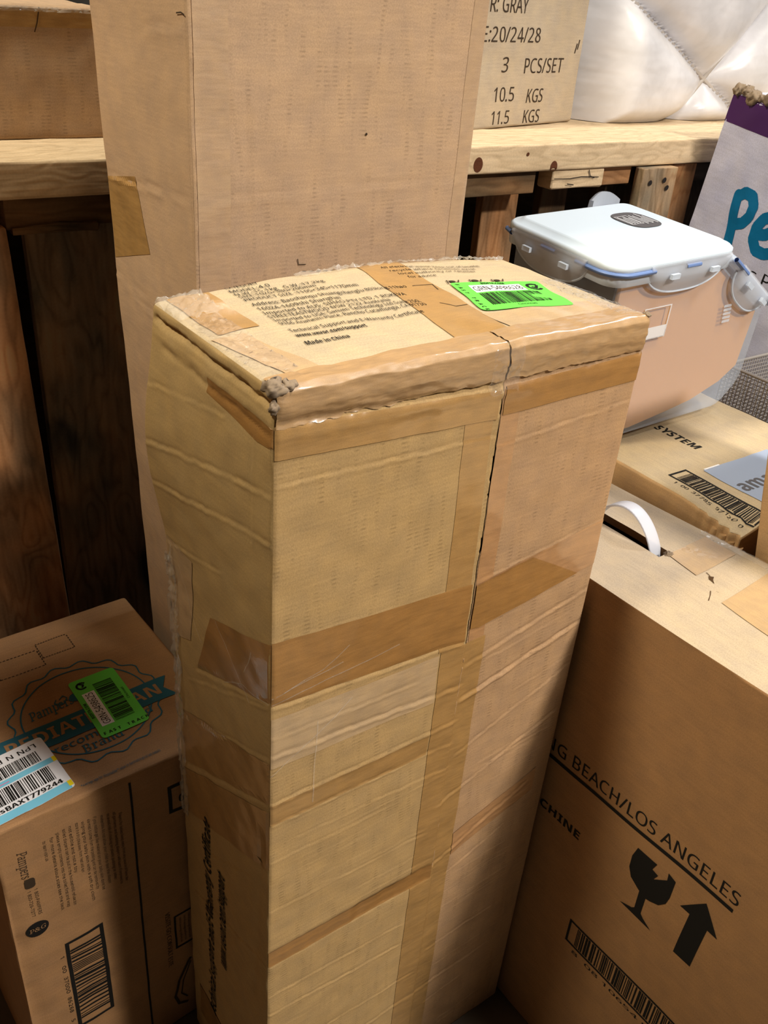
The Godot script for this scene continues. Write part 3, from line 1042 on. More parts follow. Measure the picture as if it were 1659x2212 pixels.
	text(ink, lf, "www.vevor.com/support", 0.1035, 0.245, 90.0, 0.0175, 0.165, "bold", 0.12, 0.0009)
	part("printed_text", ink, M["ink"], t, "dark lettering running up the side")
	# scuffs of the flutes beside the front edge
	# torn corner
	var lm := Mb.new()
	var ac := CO + Vector3(0, 1.02, 0)
	lump(lm, ac + u * 0.004 + v * 0.006 + Vector3(0, -0.001, 0), 0.0085, 1.0)
	lump(lm, ac + u * 0.013 + v * 0.004 + Vector3(0, -0.001, 0), 0.0065, 4.0)
	lump(lm, ac + u * 0.001 + v * 0.001 + Vector3(0, -0.014, 0), 0.004, 8.0, 1.3)
	part("torn_corner", lm, M["torn_paper"], t, "crushed grey corner with torn paper")
	lm = Mb.new()
	lump(lm, ac + u * 0.379 + v * 0.004 + Vector3(0, 0.001, 0), 0.0035, 6.0)
	part("torn_corner", lm, M["torn_paper"], t)
	# pulled strands and wrinkles in the wrapping
	for q in [[fr, 0.0, 0.655, 0.045, 0.684, 0.082, 0.712], [fr, 0.012, 0.748, 0.05, 0.757, 0.075, 0.774], [fr, 0.0, 0.738, 0.06, 0.7445, 0.13, 0.752], [fr, 0.0, 0.745, 0.04, 0.753, 0.07, 0.757], [lf, 0.115, 0.70, 0.15, 0.725, 0.198, 0.738], [lf, 0.10, 0.76, 0.135, 0.735, 0.165, 0.715], [lf, 0.155, 0.742, 0.165, 0.76, 0.17, 0.775], [lf, 0.03, 0.78, 0.05, 0.735, 0.07, 0.715], [fr, 0.045, 0.60, 0.0455, 0.66, 0.047, 0.70], [fr, 0.0, 0.232, 0.02, 0.238, 0.035, 0.246]]:
		var sheet: Sheet = q[0]
		part("wrinkle", Mb.new().stroke(sheet, PackedVector2Array([Vector2(q[1], q[2]), Vector2((q[1] + q[3]) / 2, (q[2] + q[4]) / 2 + 0.001), Vector2(q[3], q[4]), Vector2((q[5] + q[3]) / 2, (q[6] + q[4]) / 2 - 0.001), Vector2(q[5], q[6])]), 0.0011, 0.0012), M["film_white"], t)
	# clear film: over the back left corner, along the back edge, in the seam, down the left back edge
	film_strip(t, tp, Vector2(0.0, 0.150), Vector2(0.040, 0.0), Vector2(0.0, 0.053), M["film_white"], 0.005, 0.001, 60.0)
	film_strip(t, tp, Vector2(0.13, 0.192), Vector2(0.245, 0.0), Vector2(0.0, 0.010), M["film_white"], 0.005, 0.001, 60.0)
	film_strip(t, tp, Vector2(0.355, 0.012), Vector2(0.024, 0.0), Vector2(-0.004, 0.10), M["film"], 0.002, 0.001)
	film_strip(t, tp, Vector2(0.003, 0.02), Vector2(0.03, 0.0), Vector2(0.0, 0.13), M["film"], 0.002, 0.001)
	film_strip(t, fr, Vector2(0.195, 0.980), Vector2(0.032, 0.0), Vector2(0.0, 0.038), M["film"], 0.003, 0.0012)
	film_strip(t, lf, Vector2(-0.002, 0.42), Vector2(0.020, 0.0), Vector2(0.0, 0.36), M["film_white"], 0.006, 0.001, 40.0)

# ---------------------------------------------------------------- cartons round it
func carton(t: Node3D, ps: Dictionary, m: Dictionary, cell: Dictionary) -> void:
	for k in ps:
		var called: String = {"front": "front_panel", "back": "back_panel", "left": "side_panel", "right": "side_panel", "top": "top_flap", "bottom": "bottom_flap"}[k]
		if m.get(k) == null and not m.has("all"):
			continue
		part(called, Mb.new().full(ps[k], cell.get(k, 0.03)), m.get(k, m.get("all")), t)

var BO := Vector3(-0.1965, 0, -0.8435)
func bc_warp(p: Vector3) -> Vector3:
	var r := p - BO
	var pv := r.dot(nb(37.0))
	var pu := r.dot(dr(37.0))
	# the back edge leans outwards towards the top
	return p + nb(37.0) * clampf(pv / 0.2, 0, 1) * clampf((p.y - 0.75) * 0.075, -0.02, 0.035) + dr(37.0) * 0.004 * sin(p.y * 5.0) * clampf(pu / 0.3, 0, 1)

func back_carton() -> void:
	var u := dr(37.0)
	var v := nb(37.0)
	var t := thing("tall_carton", "tallest brown carton standing behind the taped carton, reaching out of the top of the photo", "carton", BO + u * 0.16 + v * 0.1)
	var ps := box_panels(BO, u, Vector3.UP, v, 0.327, 1.5, 0.205, 0.005, bc_warp)
	var fr: Sheet = ps["front"]
	var lf: Sheet = ps["left"]
	fr.namp = 0.0009
	lf.namp = 0.0009
	fr.nfreq = 7.0
	lf.nfreq = 7.0
	fr.crease(-0.01, 1.0725, 0.34, 1.080, 0.004, 0.0011)
	fr.crease(0.0385, 1.0, 0.0388, 1.35, 0.003, 0.0007)
	fr.crease(0.059, 1.07, 0.058, 1.16, 0.004, 0.0012)
	fr.crease(0.059, 0.98, 0.0595, 1.075, 0.003, 0.0008)
	fr.crease(0.0, 1.0, 0.004, 1.3, 0.003, 0.0016, 1)
	fr.crease(0.085, 0.95, 0.0855, 1.055, 0.003, 0.0006)
	fr.crease(0.1, 1.19, 0.33, 1.20, 0.006, 0.0006)
	lf.crease(-0.02, 1.052, 0.14, 1.067, 0.004, 0.0016)
	lf.crease(0.10, 1.064, 0.21, 1.072, 0.0035, 0.0012)
	lf.crease(0.02, 0.943, 0.12, 0.93, 0.004, 0.0014)
	lf.crease(-0.02, 0.951, 0.09, 0.945, 0.004, 0.0012)
	lf.crease(0.12, 1.205, 0.2, 1.213, 0.004, 0.0016)
	carton(t, ps, {"front": M["kraft_ribbed"], "left": M["kraft_tan"], "right": M["kraft"], "back": M["kraft"], "top": M["kraft"], "bottom": M["kraft"]}, {"front": 0.004, "left": 0.004})
	part("tape_strip", Mb.new().poly(lf, PackedVector2Array([Vector2(0.004, 1.054), Vector2(0.080, 1.0693), Vector2(0.1015, 0.9973), Vector2(0.006, 0.968)]), 0.0004, 0.004), M["tape"], t, "square of darker tape")
	part("tape_strip", Mb.new().patch(fr, Vector2(0.305, 0.86), Vector2(0.02, 0), Vector2(0, 0.6), 0.004, 0.0003), M["tape_clear"], t)
	part("tape_strip", Mb.new().patch(fr, Vector2(0.004, 0.86), Vector2(0.034, 0), Vector2(0, 0.62), 0.004, 0.0003), M["tape_clear"], t)
	# tears and scuff marks
	var ink := Mb.new()
	ink.dot(fr, Vector2(0.1875, 1.1275), 0.0013, 0.0008, 10)
	part("puncture", ink, M["ink_faded"], t)
	ink = Mb.new()
	ink.stroke(fr, PackedVector2Array([Vector2(0.112, 1.012), Vector2(0.1135, 1.006), Vector2(0.122, 1.0055)]), 0.0008, 0.0009)
	for k in 14:
		var x := 0.118 + 0.0085 * k
		ink.stroke(fr, PackedVector2Array([Vector2(x, 0.999 - 0.0006 * k), Vector2(x + 0.005, 0.9985 - 0.0006 * k)]), 0.0006, 0.0009)
	part("scuff_mark", ink, M["ink_faded"], t)
	ink = Mb.new()
	ink.stroke(lf, PackedVector2Array([Vector2(0.19, 1.2235), Vector2(0.198, 1.2245), Vector2(0.203, 1.223)]), 0.0011, 0.001)
	part("tear", ink, M["ink_faded"], t)

var HO := Vector3(0.2235, 0, -0.7935)
func hc_warp(p: Vector3) -> Vector3:
	var r := p - HO
	var s := r.dot(dr(-51.0))
	var b := r.dot(nb(-51.0))
	return p + Vector3.UP * smoothstep(0.5, 0.73, p.y) * (0.004 * sin(s * 9.0 + 0.3) * smoothstep(0.12, 0.2, b) + 0.003 * smoothstep(0.1, 0.3, s) * smoothstep(0.1, 0.0, b))

func handle_carton() -> void:
	var u := dr(-51.0)
	var v := nb(-51.0)
	var h := 0.7315
	var o := HO + v * 0.003 + u * -0.05
	var t := thing("handle_carton", "brown carton at the right with a white carrying strap and shipping marks on its front", "carton", o + u * 0.2 + v * 0.1)
	var ps := box_panels(o, u, Vector3.UP, v, 0.53, h, 0.194, 0.004, hc_warp)
	# the carton runs on behind the taped one, so its left end lies past the slot
	o = HO + v * 0.003 + u * -0.19
	ps = box_panels(o, u, Vector3.UP, v, 0.66, h, 0.194, 0.004, hc_warp)
	var X := 0.19
	var fr: Sheet = ps["front"]
	var tp: Sheet = ps["top"]
	fr.namp = 0.0008
	fr.nfreq = 5.0
	tp.namp = 0.0008
	tp.nfreq = 6.0
	fr.crease(X, 0.725, 0.66, 0.727, 0.003, 0.0012, 0)
	tp.crease(X + 0.074, 0.112, X + 0.092, 0.075, 0.003, 0.0016, 0)
	tp.crease(X + 0.0, 0.13, X + 0.06, 0.17, 0.004, 0.0009)
	tp.crease(X + 0.02, 0.09, X + 0.3, 0.10, 0.004, 0.0006)
	for k in ["left", "right", "back", "bottom"]:
		part({"left": "side_panel", "right": "side_panel", "back": "back_panel", "bottom": "bottom_flap"}[k], Mb.new().full(ps[k], 0.05), M["kraft"], t)
	part("front_panel", Mb.new().full(fr, 0.008), M["kraft_brown"], t)
	# top with a slot for the strap
	var s0 := X - 0.104
	var s1 := X + 0.008
	var v0 := 0.099
	var v1 := 0.1185
	var top := Mb.new()
	for q in [[0.0, 0.0, 0.66, v0], [0.0, v1, 0.66, 0.194 - v1], [0.0, v0, s0, v1 - v0], [s1, v0, 0.66 - s1, v1 - v0]]:
		top.patch(tp, Vector2(q[0], q[1]), Vector2(q[2], 0), Vector2(0, q[3]), 0.006)
	part("top_flap", top, M["kraft_pale"], t)
	var edge := Mb.new()
	var ring := [Vector2(s0, v0), Vector2(s1, v0), Vector2(s1, v1), Vector2(s0, v1)]
	for k in 4:
		var a: Vector2 = ring[k]
		var b: Vector2 = ring[(k + 1) % 4]
		for i in 28:
			var p := a.lerp(b, i / 28.0)
			var q := a.lerp(b, (i + 1) / 28.0)
			edge.quad(tp.at(q.x, q.y), tp.at(p.x, p.y), tp.at(p.x, p.y, -0.009), tp.at(q.x, q.y, -0.009))
	part("slot_edge", edge, M["board_edge"], t, "raw corrugated edge of the slot")
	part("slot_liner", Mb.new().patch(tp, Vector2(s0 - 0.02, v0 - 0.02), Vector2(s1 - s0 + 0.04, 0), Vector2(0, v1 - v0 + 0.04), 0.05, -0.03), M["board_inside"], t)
	# strap: an arch of plastic that dips into the slot
	var rings := []
	for k in 25:
		var a := k / 24.0
		var x := lerpf(s0 + 0.008, s1 - 0.010, a)
		var lift := -0.014 + 0.047 * pow(sin(PI * a), 0.62)
		var dx := 0.001
		var l2 := -0.014 + 0.047 * pow(maxf(0.0, sin(PI * clampf(a + 0.01, 0, 1))), 0.62)
		var tang := (u * (s1 - s0 - 0.018) * 0.01 + Vector3.UP * (l2 - lift)).normalized()
		if k == 24:
			tang = -Vector3.UP
		var nn := v.cross(tang).normalized() * -1.0
		var c := o + u * x + v * (v0 + 0.0105) + Vector3.UP * (h + lift)
		var hw := 0.0085
		var ht := 0.0013
		rings.append(PackedVector3Array([c - v * hw - nn * ht, c - v * hw + nn * ht, c + v * hw + nn * ht, c + v * hw - nn * ht]))
	part("carrying_strap", Mb.new().loft(rings), M["strap"], t, "translucent white plastic carrying strap")
	var lm := Mb.new()
	lump(lm, o + u * (s1 + 0.002) + v * (v0 + 0.014) + Vector3(0, h, 0), 0.005, 3.0, 0.8)
	part("torn_paper", lm, M["torn_paper"], t)
	# clear tape across the top and its glossy back edge
	part("tape_strip", Mb.new().poly(tp, PackedVector2Array([Vector2(X + 0.0095, 0.112), Vector2(X + 0.054, 0.104), Vector2(X + 0.052, 0.178), Vector2(X + 0.01, 0.18)]), 0.0008, 0.008), M["tape_pale"], t)
	part("tape_strip", Mb.new().poly(tp, PackedVector2Array([Vector2(X + 0.100, 0.085), Vector2(X + 0.24, 0.07), Vector2(X + 0.24, 0.19), Vector2(X + 0.095, 0.175)]), 0.0008, 0.008), M["tape_pale"], t)
	film_strip(t, tp, Vector2(X + 0.0, 0.180), Vector2(0.30, 0.0), Vector2(0.0, 0.014), M["film_white"], 0.002, 0.0006, 50.0)
	# hole and crack
	var hole := Mb.new()
	hole.poly(tp, PackedVector2Array([Vector2(X + 0.062, 0.115), Vector2(X + 0.066, 0.110), Vector2(X + 0.074, 0.109), Vector2(X + 0.069, 0.113), Vector2(X + 0.066, 0.119)]), 0.0007)
	hole.stroke(tp, PackedVector2Array([Vector2(X + 0.056, 0.1195), Vector2(X + 0.062, 0.117), Vector2(X + 0.0665, 0.1125)]), 0.0009, 0.0007)
	hole.stroke(tp, PackedVector2Array([Vector2(X + 0.080, 0.094), Vector2(X + 0.084, 0.088), Vector2(X + 0.0895, 0.0775)]), 0.0008, 0.0007)
	part("tear", hole, M["board_inside"], t)
	# shipping marks
	var ink := Mb.new()
	text(ink, fr, "LONG", X - 0.043, 0.4825, 0.6, 0.0185, 0.062)
	text(ink, fr, "BEACH/LOS ANGELES", X + 0.0300, 0.4835, 0.6, 0.0185, 0.2255)
	ink.patch(fr, Vector2(X - 0.06, 0.4695), Vector2(0.313, 0.005), Vector2(0, 0.0052), 0.006, 0.0006)
	text(ink, fr, "MACHINE", X - 0.037, 0.3885, 0.0, 0.0125, 0.100, "bold")
	part("printed_text", ink, M["ink"], t, "black stencilled port name")
	# broken glass symbol
	ink = Mb.new()
	var G := Vector2(X, 0)
	ink.poly(fr, PackedVector2Array([G + Vector2(0.1378, 0.4535), G + Vector2(0.134, 0.437), G + Vector2(0.1345, 0.419), G + Vector2(0.140, 0.407), G + Vector2(0.1515, 0.4000), G + Vector2(0.1545, 0.3985), G + Vector2(0.1550, 0.3700), G + Vector2(0.1520, 0.3665), G + Vector2(0.1360, 0.3594), G + Vector2(0.1811, 0.3588), G + Vector2(0.1680, 0.3662), G + Vector2(0.1640, 0.3700), G + Vector2(0.1640, 0.3960), G + Vector2(0.1700, 0.3980), G + Vector2(0.1800, 0.4030), G + Vector2(0.1870, 0.4130), G + Vector2(0.1890, 0.4250), G + Vector2(0.1890, 0.4510), G + Vector2(0.1790, 0.4545), G + Vector2(0.1800, 0.4440), G + Vector2(0.1650, 0.4300), G + Vector2(0.1690, 0.4400), G + Vector2(0.1605, 0.4420), G + Vector2(0.1640, 0.4530)]), 0.0006)
	part("printed_symbol", ink, M["ink"], t, "black fragile glass symbol")
	ink = Mb.new()
	ink.poly(fr, PackedVector2Array([G + Vector2(0.2265, 0.4580), G + Vector2(0.2020, 0.4270), G + Vector2(0.2145, 0.4270), G + Vector2(0.2125, 0.3605), G + Vector2(0.2345, 0.3610), G + Vector2(0.2370, 0.4265), G + Vector2(0.2495, 0.4265)]), 0.0006)
	part("printed_symbol", ink, M["ink"], t, "black this-way-up arrow")
	ink = Mb.new()
	frame_print(ink, fr, G + Vector2(0.0815, 0.2215), Vector2(0.24, 0.0), Vector2(0.0, 0.0415), 0.0032)
	bars(ink, fr, G + Vector2(0.096, 0.226), Vector2(0.21, 0), Vector2(0, 0.033), 62, 9)
	text(ink, fr, "8  08 10654 51028  4", X + 0.095, 0.2105, 0.0, 0.0058, 0.19)
	part("barcode", ink, M["ink"], t)

# ---------------------------------------------------------------- carton at the lower left
var LO := Vector3(-0.1518, 0, -0.7736)
func left_carton() -> void:
	var yw := 40.2
	var u := dr(yw)
	var v := nb(yw)
	var W := 0.277
	var o := LO - u * W + v * -0.001
	var t := thing("printed_carton", "low brown carton at the lower left with teal seal print and stickers on top", "carton", o + u * 0.14 + v * 0.15)
	var ps := box_panels(o, u, Vector3.UP, v, W, 0.5, 0.305, 0.005)
	var fr: Sheet = ps["front"]
	var tp: Sheet = ps["top"]
	fr.namp = 0.001
	fr.crease(0.0, 0.493, W, 0.493, 0.0025, 0.002, 0)
	fr.crease(0.012, 0.02, 0.002, 0.40, 0.010, 0.004, 0)
	tp.crease(0.0, 0.011, W, 0.011, 0.003, 0.0008)
	carton(t, ps, {"front": M["kraft_brown"], "left": M["kraft_brown"], "right": M["kraft_brown"], "back": M["kraft_brown"], "top": M["kraft_brown"], "bottom": M["kraft_brown"]}, {"front": 0.006, "top": 0.008, "left": 0.02})
	var X := W
	# teal seal on the top
	var ink := Mb.new()
	var c := Vector2(X - 0.128, 0.122)
	var outer := PackedVector2Array()
	var inner := PackedVector2Array()
	for k in 96:
		var a := TAU * k / 96.0
		outer.append(c + Vector2.from_angle(a) * (0.084 + 0.0035 * sin(a * 16)))
		inner.append(c + Vector2.from_angle(a) * 0.073)
	ink.stroke(tp, outer, 0.0017, 0.0007, true)
	ink.stroke(tp, inner, 0.0017, 0.0007, true)
	part("printed_seal", ink, M["ink_teal"], t, "teal scalloped ring")
	ink = Mb.new()
	ink.poly(tp, PackedVector2Array([Vector2(X - 0.243, 0.0845), Vector2(X - 0.029, 0.0885), Vector2(X - 0.039, 0.107), Vector2(X - 0.0275, 0.126), Vector2(X - 0.228, 0.1205), Vector2(X - 0.236, 0.102)]), 0.0009)
	part("printed_banner", ink, M["ink_teal"], t, "solid teal banner")
	ink = Mb.new()
	text(ink, tp, "PEDIATRICIAN", X - 0.2265, 0.0945, 1.0, 0.019, 0.182, "bold", 0.0, 0.0013)
	part("printed_text", ink, M["kraft_brown"], t, "bare-board lettering in the banner")
	ink = Mb.new()
	text(ink, tp, "Pampers", X - 0.189, 0.1335, 5.0, 0.0145, 0.052, "serif", 0.2, 0.0009)
	ink.stroke(tp, PackedVector2Array([Vector2(X - 0.150, 0.152), Vector2(X - 0.144, 0.157), Vector2(X - 0.141, 0.151), Vector2(X - 0.148, 0.143), Vector2(X - 0.157, 0.148), Vector2(X - 0.153, 0.154)]), 0.0012, 0.0009)
	ink.dot(tp, Vector2(X - 0.131, 0.147), 0.0085, 0.0009, 20, 0.9)
	ink.dot(tp, Vector2(X - 0.119, 0.148), 0.0085, 0.0009, 20, 0.9)
	text(ink, tp, "recommended", X - 0.183, 0.0715, 2.0, 0.0105, 0.116, "sans", 0.05, 0.0009)
	text(ink, tp, "Brand*", X - 0.1575, 0.0555, 3.0, 0.0125, 0.055, "serif", 0.1, 0.0009)
	text(ink, tp, "*average age for disposable™ wipe in dermatological lab details", X - 0.179, 0.0105, 1.3, 0.0042, 0.0915, "sans", 0.0, 0.0009)
	part("printed_text", ink, M["ink_teal"], t, "teal lettering")
	ink = Mb.new()
	ink.stroke(tp, PackedVector2Array([Vector2(X - 0.245, 0.232), Vector2(X - 0.225, 0.238), Vector2(X - 0.2255, 0.2425), Vector2(X - 0.216, 0.2365), Vector2(X - 0.2265, 0.231), Vector2(X - 0.226, 0.2345)]), 0.003, 0.0008)
	for q in [[X - 0.195, 0.222, 0.055, 0.034], [X - 0.138, 0.236, 0.040, 0.030]]:
		for k in 12:
			var a := k / 12.0
			ink.stroke(tp, PackedVector2Array([Vector2(q[0] + q[2] * a, q[1]), Vector2(q[0] + q[2] * (a + 0.05), q[1])]), 0.0012, 0.0008)
			ink.stroke(tp, PackedVector2Array([Vector2(q[0] + q[2] * a, q[1] + q[3]), Vector2(q[0] + q[2] * (a + 0.05), q[1] + q[3])]), 0.0012, 0.0008)
		for k in 6:
			var b := k / 6.0
			ink.stroke(tp, PackedVector2Array([Vector2(q[0], q[1] + q[3] * b), Vector2(q[0], q[1] + q[3] * (b + 0.1))]), 0.0012, 0.0008)
			ink.stroke(tp, PackedVector2Array([Vector2(q[0] + q[2], q[1] + q[3] * b), Vector2(q[0] + q[2], q[1] + q[3] * (b + 0.1))]), 0.0012, 0.0008)
	part("printed_symbol", ink, M["ink_faded"], t, "dashed outline boxes and a small arrow")
	# green sticker, its code running away from the viewer
	cb_label(t, tp, Vector2(X - 0.0755, 0.0650), Vector2(0.001, 0.1095), Vector2(-0.0575, -0.001), "GRN-5498625", 0.0016, 17)
	# white and blue inventory sticker, upside down upper half
	var lab := part("inventory_label", Mb.new().poly(tp, rrect(Vector2(0.004, 0.0065), Vector2(X - 0.1835 - 0.004, 0.009), Vector2(-0.0055, 0.091), 0.004), 0.0016, 0.01), M["label_white"], t, "white and pale blue inventory sticker with two barcodes")
	var lo := Vector2(0.004, 0.0065)
	var ex := Vector2(X - 0.1835 - 0.004, 0.009)
	var ey := Vector2(-0.0055, 0.091)
	var lx := ex.length()
	var deg := rad_to_deg(ex.angle())
	part("blue_band", Mb.new().patch(tp, lo + ex * 0.02, ex * 0.94, ey * 0.12, 0.01, 0.0019), M["label_blue"], lab)
	part("blue_band", Mb.new().patch(tp, lo + ey * 0.505, ex * 0.955, ey * 0.085, 0.01, 0.0019), M["label_blue"], lab)
	part("yellow_mark", Mb.new().patch(tp, lo + ex * 0.94 + ey * 0.035, ex * 0.055, ey * 0.09, 0.01, 0.0020), M["label_yellow"], lab)
	part("yellow_mark", Mb.new().patch(tp, lo + ex * 0.955 + ey * 0.505, ex * 0.045, ey * 0.085, 0.01, 0.0020), M["label_yellow"], lab)
	part("pink_line", Mb.new().patch(tp, lo + ey * 0.535, ex * 0.42, ey * 0.012, 0.01, 0.0021), M["label_pink"], lab)
	var bc := Mb.new()
	bars(bc, tp, lo + ex * 0.02 + ey * 0.235, ex * 0.87, ey * 0.25, 36, 21, 0.0020)
	bars(bc, tp, lo + ex * 0.02 + ey * 0.61, ex * 0.84, ey * 0.19, 44, 22, 0.0020)
	part("barcode", bc, M["ink"], lab)
	bc = Mb.new()
	var q2 := lo + ex * 0.115 + ey * 0.135
	text(bc, tp, "tsBAXT779244", q2.x, q2.y, deg, 0.0062, lx * 0.80, "bold", 0.0, 0.0022)
	part("label_print", bc, M["ink"], lab)
	bc = Mb.new()
	q2 = lo + ex * 0.885 + ey * 0.925
	text(bc, tp, "LPN N E4D0", q2.x, q2.y, deg + 180, 0.0068, lx * 0.72, "sans", 0.0, 0.0022)
	part("label_print", bc, M["ink"], lab)
	# print on the front
	ink = Mb.new()
	ink.patch(fr, Vector2(X - 0.1348, 0.003), Vector2(0.0026, 0), Vector2(0.002, 0.485), 0.01, 0.0006)
	frame_print(ink, fr, Vector2(X - 0.2255, 0.1165), Vector2(0.046, 0), Vector2(0, 0.169), 0.0045)
	bars(ink, fr, Vector2(X - 0.2205, 0.268), Vector2(0, -0.138), Vector2(0.037, 0), 26, 31, 0.0006)
	text(ink, fr, "1  00 37000 86268  5", X - 0.2325, 0.265, -90, 0.0045, 0.13, "mono")
	ink.dot(fr, Vector2(X - 0.2505, 0.334), 0.0125, 0.0006, 26)
	# framed symbols at the right
	frame_print(ink, fr, Vector2(X - 0.0885, 0.411), Vector2(0.045, 0), Vector2(0, 0.043), 0.0045)
	text(ink, fr, "02L", X - 0.076, 0.424, 0, 0.012, 0.022, "bold")
	frame_print(ink, fr, Vector2(X - 0.0925, 0.160), Vector2(0.05, 0), Vector2(0, 0.066), 0.0028)
	part("barcode", ink, M["ink"], t, "dark framed barcode, dividing line and signs")
	ink = Mb.new()
	text(ink, fr, "P&G", X - 0.2595, 0.331, 0, 0.0068, 0.018, "serif", 0.1, 0.0009)
	part("printed_text", ink, M["kraft_brown"], t, "maker's initials in the dark disc")
	ink = Mb.new()
	# lines that run down the side, turned a quarter
	var words := ["Diapers for babies keep away from any source of flame like", "all garments and bedding diapers will burn if exposed to", "to avoid risk of choking on plastic padding or other", "materials do not allow your child to tear the diaper", "if you notice gel like material on your baby skin dont be", "alarmed it comes from the padding and can be removed by", "wiping your baby skin with a soft dry cloth", "store in a dry place away from heat and sun", "not edible and not a toy", "soiled diapers can be put in the household refuse bin", "please empty contents into the toilet first and wrap", "for more details about sizes see the back", "to learn visit us"]
	var xs := [0.1465, 0.1530, 0.1595, 0.1665, 0.1740, 0.1805, 0.1870, 0.1935, 0.2010, 0.2075, 0.2145, 0.2215, 0.2290]
	var tops := [0.452, 0.457, 0.458, 0.460, 0.463, 0.463, 0.464, 0.466, 0.466, 0.466, 0.465, 0.463, 0.462]
	var ll := [0.115, 0.12, 0.108, 0.112, 0.12, 0.115, 0.13, 0.08, 0.075, 0.125, 0.122, 0.12, 0.03]
	for k in words.size():
		text(ink, fr, words[k], X - xs[k] - 0.001, tops[k], -90, 0.0034, ll[k])
	text(ink, fr, "Pampers", X - 0.2565, 0.461, -90, 0.010, 0.040, "serif", 0.2)
	text(ink, fr, ".com", X - 0.2545, 0.420, -90, 0.004, 0.012)
	text(ink, fr, "1 800-PAMPERS", X - 0.2465, 0.398, -90, 0.0036, 0.042)
	text(ink, fr, "1 800-726-7377", X - 0.2535, 0.398, -90, 0.0036, 0.042)
	ink.poly(fr, rrect(Vector2(X - 0.255, 0.402), Vector2(0.011, 0), Vector2(0, 0.016), 0.004), 0.0006)
	text(ink, fr, "VISITE GO CONSULT ESTE", X - 0.1035, 0.24, -90, 0.0062, 0.11)
	for k in 5:
		text(ink, fr, "read all warnings before use", X - 0.085 + k * 0.006, 0.218, -90, 0.003, 0.05)
	# recycling drop
	ink.stroke(fr, PackedVector2Array([Vector2(X - 0.073, 0.126), Vector2(X - 0.091, 0.09), Vector2(X - 0.098, 0.06), Vector2(X - 0.093, 0.04), Vector2(X - 0.08, 0.033)]), 0.004, 0.0006)
	ink.stroke(fr, PackedVector2Array([Vector2(X - 0.073, 0.118), Vector2(X - 0.085, 0.085), Vector2(X - 0.089, 0.06), Vector2(X - 0.080, 0.044)]), 0.002, 0.0006)
	part("printed_text", ink, M["ink_faded"], t, "small faded warning lines and signs")

# ---------------------------------------------------------------- the carton the container stands on
var SO := Vector3(0.2932, 0, -1.052)
func sy_warp(p: Vector3) -> Vector3:
	# its near right corner is crushed into folds
	var r := p - SO
	var a := r.dot(dr(-53.5))
	var b := r.dot(nb(-53.5))
	var k := smoothstep(0.10, 0.19, a) * smoothstep(0.08, 0.0, b) * smoothstep(0.55, 0.74, p.y)
	return p + Vector3(0, -0.016 * k, 0) + nb(-53.5) * (0.012 * k + 0.004 * k * sin(a * 420.0))

func flat_carton() -> void:
	var u := dr(-53.5)
	var v := nb(-53.5)
	var o := SO - u * 0.28
	var t := thing("crushed_carton", "pale brown carton with a crushed corner and framed barcode, under the clear container", "carton", o + u * 0.2 + v * 0.15)
	var ps := box_panels(o, u, Vector3.UP, v, 0.47, 0.75, 0.296, 0.005, sy_warp)
	var tp: Sheet = ps["top"]
	var fr: Sheet = ps["front"]
	var X := 0.28
	tp.crease(X - 0.2, 0.036, X - 0.015, 0.19, 0.003, 0.0004)
	tp.crease(X - 0.2, 0.15, X + 0.04, 0.155, 0.004, 0.0014)
	tp.crease(X - 0.04, 0.035, X - 0.035, 0.21, 0.004, 0.0016)
	tp.crease(X - 0.005, 0.20, X + 0.05, 0.29, 0.005, 0.0012)
	fr.crease(X + 0.07, 0.738, X + 0.19, 0.734, 0.004, 0.0014)
	carton(t, ps, {"front": M["kraft"], "left": M["kraft"], "right": M["kraft"], "back": M["kraft"], "top": M["kraft_top"], "bottom": M["kraft"]}, {"front": 0.004, "top": 0.005})
	var ink := Mb.new()
	text(ink, tp, "SYSTEM", X - 0.045, 0.121, 0, 0.0155, 0.073, "bold")
	part("printed_text", ink, M["ink"], t, "black bold word beside the container")
	ink = Mb.new()
	frame_print(ink, tp, Vector2(X + 0.062, 0.0265), Vector2(0.125, 0.0), Vector2(0, 0.034), 0.0028)
	bars(ink, tp, Vector2(X + 0.073, 0.030), Vector2(0.11, 0), Vector2(0, 0.027), 44, 41)
	text(ink, tp, "1  00  37785  97120  0", X + 0.0785, 0.0165, 0, 0.0058, 0.10)
	part("barcode", ink, M["ink"], t)
	var lab := part("grey_label", Mb.new().patch(tp, Vector2(X + 0.076, 0.078), Vector2(0.105, -0.001), Vector2(-0.002, 0.135), 0.008, 0.0008), M["label_grey"], t, "blue-grey sticker with grey lettering")
	part("label_edge", Mb.new().patch(tp, Vector2(X + 0.0735, 0.081), Vector2(0.0025, 0), Vector2(0.0, 0.03), 0.008, 0.0010), M["label_white"], lab)
	ink = Mb.new()
	text(ink, tp, "amazon", X + 0.139, 0.083, 90, 0.024, 0.12, "bold", 0.0, 0.0012)
	part("label_print", ink, M["badge"], lab)
	# folds standing out of the crushed corner
	for k in 4:
		var rings := []
		for i in 9:
			var a := i / 8.0
			var c := SO + u * (0.156 + 0.011 * k - 0.006 * a * a) + v * (0.0095 - 0.004 * sin(a * PI) + 0.002 * k) + Vector3(0, 0.729 - 0.0036 * k - 0.05 * a, 0)
			var r := 0.0058 * (0.5 + 0.5 * sin(PI * (0.15 + 0.8 * a)))
			var ring := PackedVector3Array()
			for j in 8:
				var g := TAU * j / 8
				ring.append(c + u * cos(g) * r - v * sin(g) * r * 1.3)
			rings.append(ring)
		rings.reverse()
		part("crushed_fold", Mb.new().loft(rings), M["kraft"], t)

